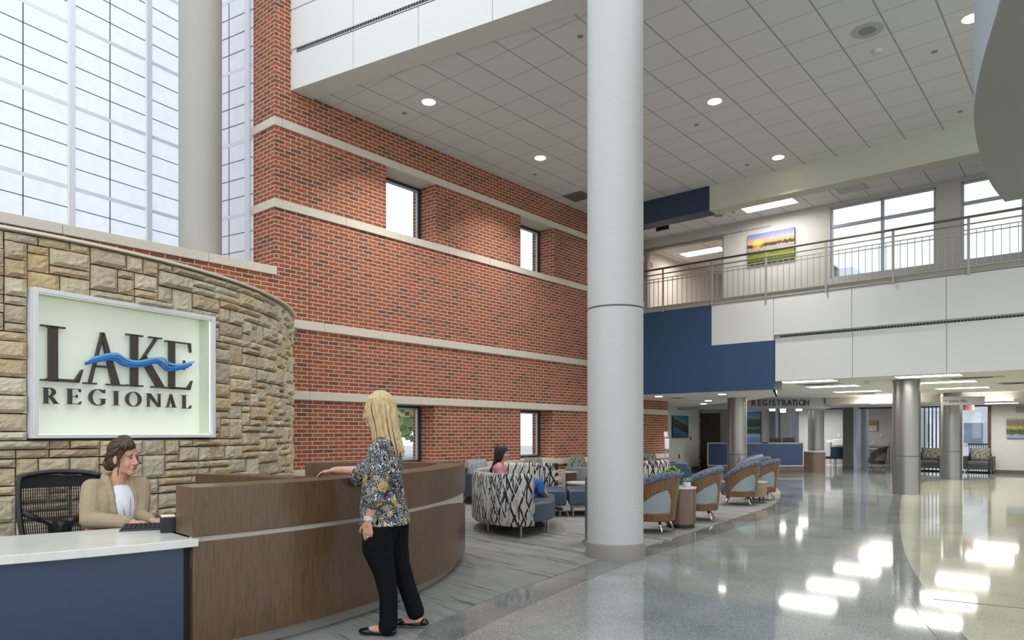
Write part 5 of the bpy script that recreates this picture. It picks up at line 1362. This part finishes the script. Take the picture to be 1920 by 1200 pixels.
def hand(b, w, d, nrm, side, curl=.5, L=.175, spread=.12):
    """w wrist, d pointing direction, nrm back-of-hand normal, side +1/-1 = thumb towards +(d x n)"""
    d = Vector(d).normalized(); nrm = (Vector(nrm)-d*Vector(nrm).dot(d)).normalized(); s = d.cross(nrm)*side
    w = Vector(w)
    for q in (-.026, -.009, .009, .026):
        b.cap(w+d*.012+s*q*.55, .014, w+d*.078+s*q*1.05, .0125)
    b.cap(w-d*.02, .024, w+d*.02, .022)
    fl = [(.030, .066, -1), (.0105, .075, 0), (-.010, .070, 1), (-.029, .055, 2)]   # index .. little
    for i, (q, ln, kk_) in enumerate(fl):
        base = w+d*.085+s*q*.95; dd = (d+s*q*spread*6).normalized(); p = base; ang = 0
        r0 = .0088 if i < 3 else .0078
        for j, fr in enumerate((.45, .31, .24)):
            ang += curl*(.55, .8, .6)[j]*(1+.12*i)
            dr = dd*math.cos(ang)-nrm*math.sin(ang); q2 = p+dr*ln*fr
            b.cap(p, r0-.0006*j, q2, r0-.0006*(j+1)); p = q2
    tb = w+d*.03+s*.028; t1 = tb+(d*.55+s*.75-nrm*.25).normalized()*.038; t2 = t1+(d*.85+s*.35-nrm*(.2+.3*curl)).normalized()*.03
    b.cap(w+d*.012+s*.012, .017, tb, .014); b.cap(tb, .0125, t1, .0105); b.cap(t1, .0105, t2, .0088)
def strands(b, roots, r0, n=7):
    for pts in roots: b.tube(catmull(pts, 4), r0, 5, r0*.45)
# ===== blonde visitor standing at the counter =====
O = Vector((-.90, 4.95, .008)); Wm = Fig(O, 172)
P = Wm.P
wt_ = thing('person', 'person with long blonde hair in patterned blouse and black trousers standing at counter', 'person', O)
Hh = Fig(O, 168)
hc = P(.045, -.0, 1.545)
b = MB(); v = head(b, Hh, hc, P(-.015, 0, 1.36), 1.0)
b.loft([(P(-.015, 0, 1.36), .05, .06), (P(-.012, 0, 1.32), .06, .13), (P(-.005, 0, 1.22), .085, .145), (P(0, 0, 1.05), .085, .125), (P(-.01, 0, .92), .09, .14), (P(-.02, 0, .80), .08, .13)], Wm.yaw)
b.chain([(P(-.01, -.06, 1.33), .045), (P(-.015, -.160, 1.285), .042), (P(-.05, -.20, 1.04), .038), (P(.0, -.205, .92), .036), (P(.045, -.20, .805), .026)])
b.chain([(P(-.01, .06, 1.33), .045), (P(0, .16, 1.285), .042), (P(.19, .21, 1.13), .038), (P(.30, .22, 1.115), .034), (P(.445, .235, 1.118), .025)])
hand(b, P(.047, -.20, .795), P(.0, .03, -1), P(.15, -1, 0), 1, .42)
hand(b, P(.455, .235, 1.116), P(1, .12, -.16), P(.16, 0, 1), 1, .30)
b.chain([(P(0, -.085, .84), .06), (P(.015, -.095, .60), .055), (P(-.035, -.10, .44), .045), (P(-.06, -.10, .10), .036)]); b.chain([(P(-.03, .085, .84), .06), (P(-.055, .09, .60), .055), (P(-.08, .09, .46), .045), (P(-.14, .095, .28), .042), (P(-.19, .10, .12), .036)])
b.chain([(P(-.06, -.10, .05), .034), (P(.05, -.105, .035), .03)]); b.chain([(P(-.22, .10, .07), .034), (P(-.12, .105, .04), .03)])
b.build('body', SKIN, wt_, smooth=True, mods=RM(.0042, 3))
face_parts(wt_, Hh, v, 1, brow='#8a6a44')
BLO = mat('paisley blouse print', rough=.8); k = NT(BLO)
vv = k.coord('Object', (1, 1, 1)); nz_ = k.n('ShaderNodeTexNoise'); nz_.inputs['Scale'].default_value = 9; k.l(vv, nz_.inputs['Vector'])
ad_ = k.n('ShaderNodeVectorMath', operation='MULTIPLY_ADD'); k.l(nz_.outputs['Color'], ad_.inputs[0]); ad_.inputs[1].default_value = (.22, .22, .22); k.l(vv, ad_.inputs[2])
wv = k.n('ShaderNodeTexWave'); wv.inputs['Scale'].default_value = 11; wv.inputs['Distortion'].default_value = 12; wv.inputs['Detail'].default_value = 2.5; wv.inputs['Detail Scale'].default_value = 1.3; k.l(ad_.outputs[0], wv.inputs['Vector'])
col = k.ramp(wv.outputs['Fac'], [(0, '#0c0e14'), (.34, '#12161f'), (.42, '#3d5a8c'), (.5, '#e2e4e6'), (.74, '#eceeee'), (.82, '#1a1d24'), (1, '#0c0e14')])
n5 = k.noise(k.coord('Object'), 13, 4, .7, .8); yel = k.ramp(n5, [(.555, '#000000'), (.60, '#ffffff')])
n6 = k.noise(k.coord('Object'), 11, 3, .6, 2.5); blk = k.ramp(n6, [(.50, '#000000'), (.53, '#ffffff')])
col = k.mix(k.math('MULTIPLY', yel, .75), col, k.mix(blk, '#c79a2c', '#e2c878'), 'MIX')
col = k.mix(k.math('MULTIPLY', blk, .7), col, '#10131c'); k.color(col); k.bump(n5, .5, .02)
b = MB()
b.loft([(P(-.014, 0, 1.365), .058, .07), (P(-.014, 0, 1.335), .082, .135), (P(-.01, 0, 1.28), .105, .18), (P(0, 0, 1.20), .122, .185), (P(.008, 0, 1.10), .132, .178), (P(.008, 0, 1.0), .142, .18), (P(.005, 0, .90), .155, .19), (P(-.004, 0, .80), .174, .205), (P(-.006, 0, .755), .180, .21)], Wm.yaw, 36)
b.chain([(P(-.01, -.10, 1.30), .07), (P(-.02, -.18, 1.26), .068), (P(-.055, -.205, 1.08), .075), (P(-.02, -.21, .99), .080), (P(-.002, -.21, .95), .076)])
b.chain([(P(0, .10, 1.30), .07), (P(.03, .18, 1.26), .068), (P(.17, .21, 1.14), .07), (P(.23, .215, 1.10), .078), (P(.265, .22, 1.06), .07)])
b.build('blouse', BLO, wt_, smooth=True, mods=RM(.008, 4))
# trousers, shoes
BLKC = m_cloth('black trouser cloth', '#0b0b0d', '#15151a')
b = MB(); b.ell(P(-.015, 0, .79), (.138, .175, .12), rz=Wm.yaw)
b.chain([(P(-.005, -.085, .78), .125), (P(.015, -.095, .60), .108), (P(-.035, -.10, .44), .080), (P(-.065, -.10, .28), .064), (P(-.065, -.10, .10), .064), (P(-.058, -.10, .06), .064)])
b.chain([(P(-.04, .085, .78), .115), (P(-.05, .09, .60), .098), (P(-.085, .09, .46), .074), (P(-.145, .095, .28), .063), (P(-.20, .10, .12), .064)])
b.build('trousers', BLKC, wt_, smooth=True, mods=RM(.006, 4))
SHOE = mat('black patent shoe', '#0c0c0e', .2)
for (ff, rr, z, pit) in ((.0, -.105, .0, 0), (-.17, .105, .012, .10)):
    b = MB(); b.ell(P(ff+.075, rr, z+.026), (.075, .040, .024), rz=Wm.yaw); b.ell(P(ff-.02, rr, z+.022), (.11, .034, .018), rz=Wm.yaw); b.ell(P(ff-.090, rr, z+.032), (.034, .031, .028), rz=Wm.yaw)
    b.build('shoe', SHOE, wt_, smooth=True, mods=RM(.004, 2))
b = MB(); c0_ = P(.043, -.20, .815)
for i in range(3): b.lathe([(.031, 0), (.034, .002), (.034, .007), (.031, .009), (.029, .005)], c0_.x, c0_.y, 24, c0_.z+.010*i-.012)
b.build('bracelet', mat('pearl bracelet', '#d6d4cf', .3, .2), wt_, smooth='auto')
rgp = P(.050, -.20, .69); MB().cyl(rgp.x, rgp.y+.0, rgp.z-.003, rgp.z+.003, .011, n=16).build('ring', mat('ring silver', '#d8d6d0', .2, 1), wt_)
HBL = m_hair('blonde hair', '#957a50', '#bfa676', '#dccba2')
random.seed(21)
b = MB()
def hv(f, r, u): return hc+Hh.f*f+Hh.r*r+Hh.u*u
Hh.ell(b, hv(-.02, 0, .05), (.103, .088, .092), 24, 16); Hh.ell(b, hv(-.045, 0, -.03), (.085, .088, .12), 24, 16)
for f, s_, u, rf, rs, ru in ((-.05, 0, -.12, .075, .095, .09), (-.07, 0, -.20, .068, .10, .085), (-.085, 0, -.235, .05, .09, .06)): Hh.ell(b, hv(f, s_, u), (rf, rs, ru))
b.build('hair_base', HBL, wt_, smooth=True, mods=RM(.007, 4))
b = MB(); rts = []
for i in range(230):
    a = random.uniform(-PI, PI)                     # 0 front, +-pi back
    if abs(a) < R(38): continue
    k1 = abs(a)/PI
    rf, rs = .108, .092
    top = (-.02+random.gauss(0, .012), random.gauss(0, .008), .143)
    m1 = (-.02+rf*.75*math.cos(a), rs*.75*math.sin(a), .10); m2 = (-.02+rf*1.0*math.cos(a), rs*1.03*math.sin(a), .02)
    ff = -.035+rf*.80*math.cos(a)-.02*k1; m3 = (ff, rs*1.05*math.sin(a), -.10)
    ln = -.21-.085*k1+random.uniform(-.03, .02)
    m4 = (ff-.012-.018*k1, rs*1.08*math.sin(a), (ln-.1)/2-.03); m5 = (ff-.012-.035*k1, rs*1.0*math.sin(a), ln)
    j = random.uniform(.97, 1.05)
    rts.append([hv(x*j, y*j, z) for x, y, z in (top, m1, m2, m3, m4, m5)])
strands(b, rts, .0075)
b.build('hair', HBL, wt_, smooth=True)
# ===== receptionist =====
O = Vector((-2.80, 5.0, 0)); Rc = Fig(O, -38); P = Rc.P
rc = thing('person', 'person with brown updo in beige cardigan and white top typing at reception desk', 'person', O)
Hh = Fig(O, -17)
hc = P(.055, -.02, 1.224)
def wp(px, py, Z): return Vector(((px-CX)/F*Z, Z, H+(HY-py)/F*Z))-O
rw, re_ = wp(245, 979, 4.78), wp(168, 975, 4.78)
lw, le = wp(286, 976, 4.93), wp(262, 968, 5.02)
rs_, ls_ = P(-.01, .165, 1.022), P(-.01, -.165, 1.022)
b = MB(); v = head(b, Hh, hc, P(-.005, 0, 1.03), 1.03)
b.loft([(P(-.01, 0, 1.09), .045, .05), (P(-.008, 0, 1.05), .055, .10), (P(0, 0, .98), .075, .145), (P(.0, 0, .85), .078, .13), (P(0, 0, .72), .08, .12), (P(0, 0, .58), .10, .15), (P(0, 0, .50), .08, .13)], Rc.yaw)
b.chain([(P(0, .06, 1.04), .045), (rs_, .048), (re_, .040), (rw, .026)]); b.chain([(P(0, -.06, 1.04), .045), (ls_, .048), (le, .038), (lw, .024)])
hd = (wp(290, 983, 4.76)-rw).normalized(); hand(b, rw, hd, Vector((0, 0, 1)), 1, .42); hand(b, lw, (wp(312, 985, 4.82)-lw).normalized(), Vector((0, 0, 1)), -1, .42)
for s in (-1, 1): b.chain([(P(.02, s*.09, .57), .085), (P(.36, s*.10, .54), .06), (P(.40, s*.10, .12), .042), (P(.50, s*.10, .05), .03)])
b.build('body', SKIN, rc, smooth=True, mods=RM(.0042, 3))
face_parts(rc, Hh, v, 1.03, lip='#9a6058')
b = MB()
b.loft([(P(.012, 0, 1.035), .055, .06), (P(.02, 0, 1.0), .075, .09), (P(.025, 0, .93), .10, .125), (P(.03, 0, .86), .108, .13), (P(.03, 0, .75), .106, .125), (P(.03, 0, .62), .115, .13)], Rc.yaw)
b.build('white_top', m_cloth('white jersey', '#cfcfd4', '#e2e2e6'), rc, smooth=True, mods=RM(.007, 4))
CARD = m_cloth('beige knit', '#93826a', '#ab9b82', 200)
b = MB()
for s in (-1, 1):
    b.loft([(P(-.02, s*.055, 1.085), .03, .03), (P(-.03, s*.075, 1.06), .055, .05), (P(-.01, s*.105, 1.01), .085, .075), (P(.0, s*.118, .93), .112, .080), (P(.002, s*.122, .84), .122, .078), (P(.006, s*.125, .74), .128, .078), (P(.008, s*.13, .62), .14, .085)], Rc.yaw)
b.loft([(P(-.05, 0, 1.07), .04, .09), (P(-.055, 0, 1.0), .07, .15), (P(-.05, 0, .85), .085, .17), (P(-.04, 0, .62), .10, .18)], Rc.yaw)
rwm = re_.lerp(rw, .92); lwm = le.lerp(lw, .80)
b.chain([(P(-.005, .10, 1.02), .06), (rs_+Vector((0, 0, -.005)), .068), (rs_.lerp(re_, .55), .072), (re_, .062), (re_.lerp(rw, .5), .052), (rwm, .042)])
b.chain([(P(-.005, -.10, 1.02), .06), (ls_+Vector((0, 0, -.005)), .066), (ls_.lerp(le, .55), .068), (le, .056), (lwm, .040)])
b.chain([(P(.02, .075, 1.075), .022), (P(-.045, .07, 1.09), .026), (P(-.075, 0, 1.095), .028), (P(-.045, -.07, 1.09), .026), (P(.02, -.075, 1.075), .022)])
for s in (-1, 1): b.chain([(P(.02, s*.075, 1.075), .022), (P(.085, s*.075, .96), .024), (P(.118, s*.07, .84), .022), (P(.13, s*.07, .70), .022)])
b.build('cardigan', CARD, rc, smooth=True, mods=RM(.0065, 4))
b = MB(); b.ell(P(0, 0, .56), (.15, .185, .10), rz=Rc.yaw)
for s in (-1, 1): b.chain([(P(.02, s*.09, .57), .10), (P(.36, s*.10, .55), .07), (P(.40, s*.10, .14), .055)])
b.build('trousers', BLKC, rc, smooth=True, mods=RM(.009, 3))
for s in (-1, 1): b = MB(); b.ell(P(.46, s*.10, .035), (.11, .04, .034), rz=Rc.yaw); b.build('shoe', SHOE, rc, smooth=True)
b = MB(); q = [P(.05, .055, 1.02), P(.115, .03, .93), P(.15, .012, .82), P(.152, -.005, .80), P(.15, -.02, .84), P(.118, -.035, .94), P(.05, -.055, 1.02)]
b.tube(catmull(q, 4), .0022, 5); b.build('necklace', mat('necklace', '#8a857c', .3, .8), rc, smooth=True)
HBR = m_hair('brown hair', '#24170f', '#3e291b', '#61432d')
def hv(f, r, u): return hc+(Hh.f*f+Hh.r*r+Hh.u*u)*1.03
b = MB(); Hh.ell(b, hv(-.025, 0, .052), (.100, .088, .092), 24, 16); Hh.ell(b, hv(-.05, 0, -.005), (.075, .082, .085)); Hh.ell(b, hv(-.115, 0, -.04), (.045, .06, .055)); Hh.ell(b, hv(.045, .02, .085), (.05, .06, .04))
b.build('hair_base', HBR, rc, smooth=True, mods=RM(.006, 3))
b = MB(); rts = []; random.seed(5)
for i in range(170):
    s = random.uniform(-1, 1); a = s*R(100)
    st = (.075-.03*abs(s), s*.055+.01, .115-.03*abs(s))
    m1 = (.0, .088*math.sin(a)*1.0, .11*math.cos(a)+.045 if abs(s) < .75 else .03); m2 = (-.06, .080*math.sin(a), .02+.09*math.cos(a)); m3 = (-.125, .03*s+random.gauss(0, .01), -.03+random.gauss(0, .015))
    if i % 4 == 0:   # side swept fringe
        st = (.03, -.01, .14); m1 = (.078, .035+.02*s, .10); m2 = (.075, .07+.008*s, .05); m3 = (.03, .084, .0+.03*s)
    rts.append([hv(*p) for p in (st, m1, m2, m3)])
for s in (-1, 1):
    rts.append([hv(.03, s*.078, .02), hv(.04, s*.078, -.03), hv(.02, s*.07, -.08), hv(.01, s*.06, -.12)])
strands(b, rts, .0062); b.build('hair', HBR, rc, smooth=True)
# ===== seated visitor on the curved sofa =====
O = Vector((-.13, 10.45, 0)); Sv = Fig(O, -4); P = Sv.P
sv = thing('person', 'person with long dark hair, pink top and jeans seated cross legged on curved sofa', 'person', O)
Hh = Fig(O, -14); hc = P(-.01, 0, 1.10)
b = MB(); v = head(b, Hh, hc, P(-.05, 0, .93), .95)
b.loft([(P(-.055, 0, .96), .045, .05), (P(-.058, 0, .92), .055, .10), (P(-.06, 0, .85), .07, .14), (P(-.05, 0, .70), .08, .12), (P(-.04, 0, .55), .09, .13)], Sv.yaw)
b.chain([(P(-.05, .06, .93), .045), (P(-.05, .16, .90), .045), (P(.0, .20, .70), .04), (P(.22, .12, .66), .026)]); b.chain([(P(-.05, -.06, .93), .045), (P(-.05, -.16, .90), .045), (P(.0, -.20, .70), .04), (P(.22, -.10, .66), .026)])
hand(b, P(.23, .11, .665), P(1, -.3, -.1), P(0, 0, 1), 1, .4); hand(b, P(.23, -.09, .665), P(1, .3, -.1), P(0, 0, 1), -1, .4)
RK, LK = P(.54, .06, .66), P(.53, -.03, .56)
b.chain([(P(0, .08, .58), .08), (RK, .055), (P(.66, .10, .38), .04)]); b.chain([(P(0, -.08, .56), .08), (LK, .055), (P(.42, -.05, .12), .04)])
b.build('body', SKIN, sv, smooth=True, mods=RM(.006, 2))
face_parts(sv, Hh, v, .95, brow='#1c1412')
b = MB()
b.loft([(P(-.058, 0, .965), .05, .06), (P(-.06, 0, .94), .07, .11), (P(-.062, 0, .89), .098, .165), (P(-.055, 0, .78), .112, .165), (P(-.05, 0, .68), .118, .16), (P(-.05, 0, .56), .13, .17)], Sv.yaw)
for s in (-1, 1): b.chain([(P(-.05, s*.12, .91), .06), (P(-.05, s*.165, .88), .06), (P(.0, s*.205, .70), .055), (P(.20, s*.12, .665), .036)])
b.build('pink_top', m_cloth('pink knit', '#b5727e', '#cf929b'), sv, smooth=True, mods=RM(.008, 3))
b = MB(); b.ell(P(-.03, 0, .57), (.14, .175, .10), rz=Sv.yaw)
b.chain([(P(0, .08, .58), .095), (P(.28, .08, .635), .085), (RK, .068), (P(.57, .09, .54), .06)]); b.chain([(P(0, -.08, .56), .09), (P(.28, -.05, .56), .08), (LK, .068), (P(.47, -.04, .42), .058)])
b.build('jeans', m_cloth('blue denim', '#2f4b86', '#456bb0', 60), sv, smooth=True, mods=RM(.008, 3))
BOOT = mat('dark brown boot', '#2c201c', .5)
b = MB(); b.chain([(P(.57, .09, .53), .055), (P(.66, .11, .40), .048), (P(.72, .12, .33), .042)]); b.cap(P(.72, .12, .33), .036, P(.86, .13, .30), .03); b.build('boot', BOOT, sv, smooth=True, mods=RM(.007, 3))
b = MB(); b.chain([(P(.47, -.04, .42), .052), (P(.43, -.05, .14), .045)]); b.cap(P(.43, -.05, .05), .04, P(.58, -.05, .04), .035); b.build('boot', BOOT, sv, smooth=True, mods=RM(.007, 3))
HDK = m_hair('black brown hair', '#0e0a0a', '#1b1413', '#32262a')
def hv(f, r, u): return hc+(Hh.f*f+Hh.r*r+Hh.u*u)*.95
b = MB(); Hh.ell(b, hv(-.022, 0, .05), (.102, .09, .092)); Hh.ell(b, hv(-.055, 0, -.04), (.078, .088, .12)); Hh.ell(b, hv(-.085, 0, -.15), (.06, .09, .10)); Hh.ell(b, hv(-.12, .02, -.24), (.05, .085, .09))
b.build('hair_base', HDK, sv, smooth=True, mods=RM(.008, 3))
b = MB(); rts = []
for i in range(110):
    a = random.uniform(-PI, PI)
    if abs(a) < R(50): continue
    k1 = abs(a)/PI
    rts.append([hv(x, y, z) for x, y, z in ((-.01, random.gauss(0, .01), .14), (-.02+.08*math.cos(a), .075*math.sin(a), .10), (-.02+.104*math.cos(a), .094*math.sin(a), .02), (-.05+.085*math.cos(a), .095*math.sin(a), -.10), (-.09+.06*math.cos(a)-.02*k1, .095*math.sin(a), -.20), (-.125+.05*math.cos(a)-.03*k1, .085*math.sin(a), -.28+random.uniform(-.04, .02)))])
strands(b, rts, .009); b.build('hair', HDK, sv, smooth=True)
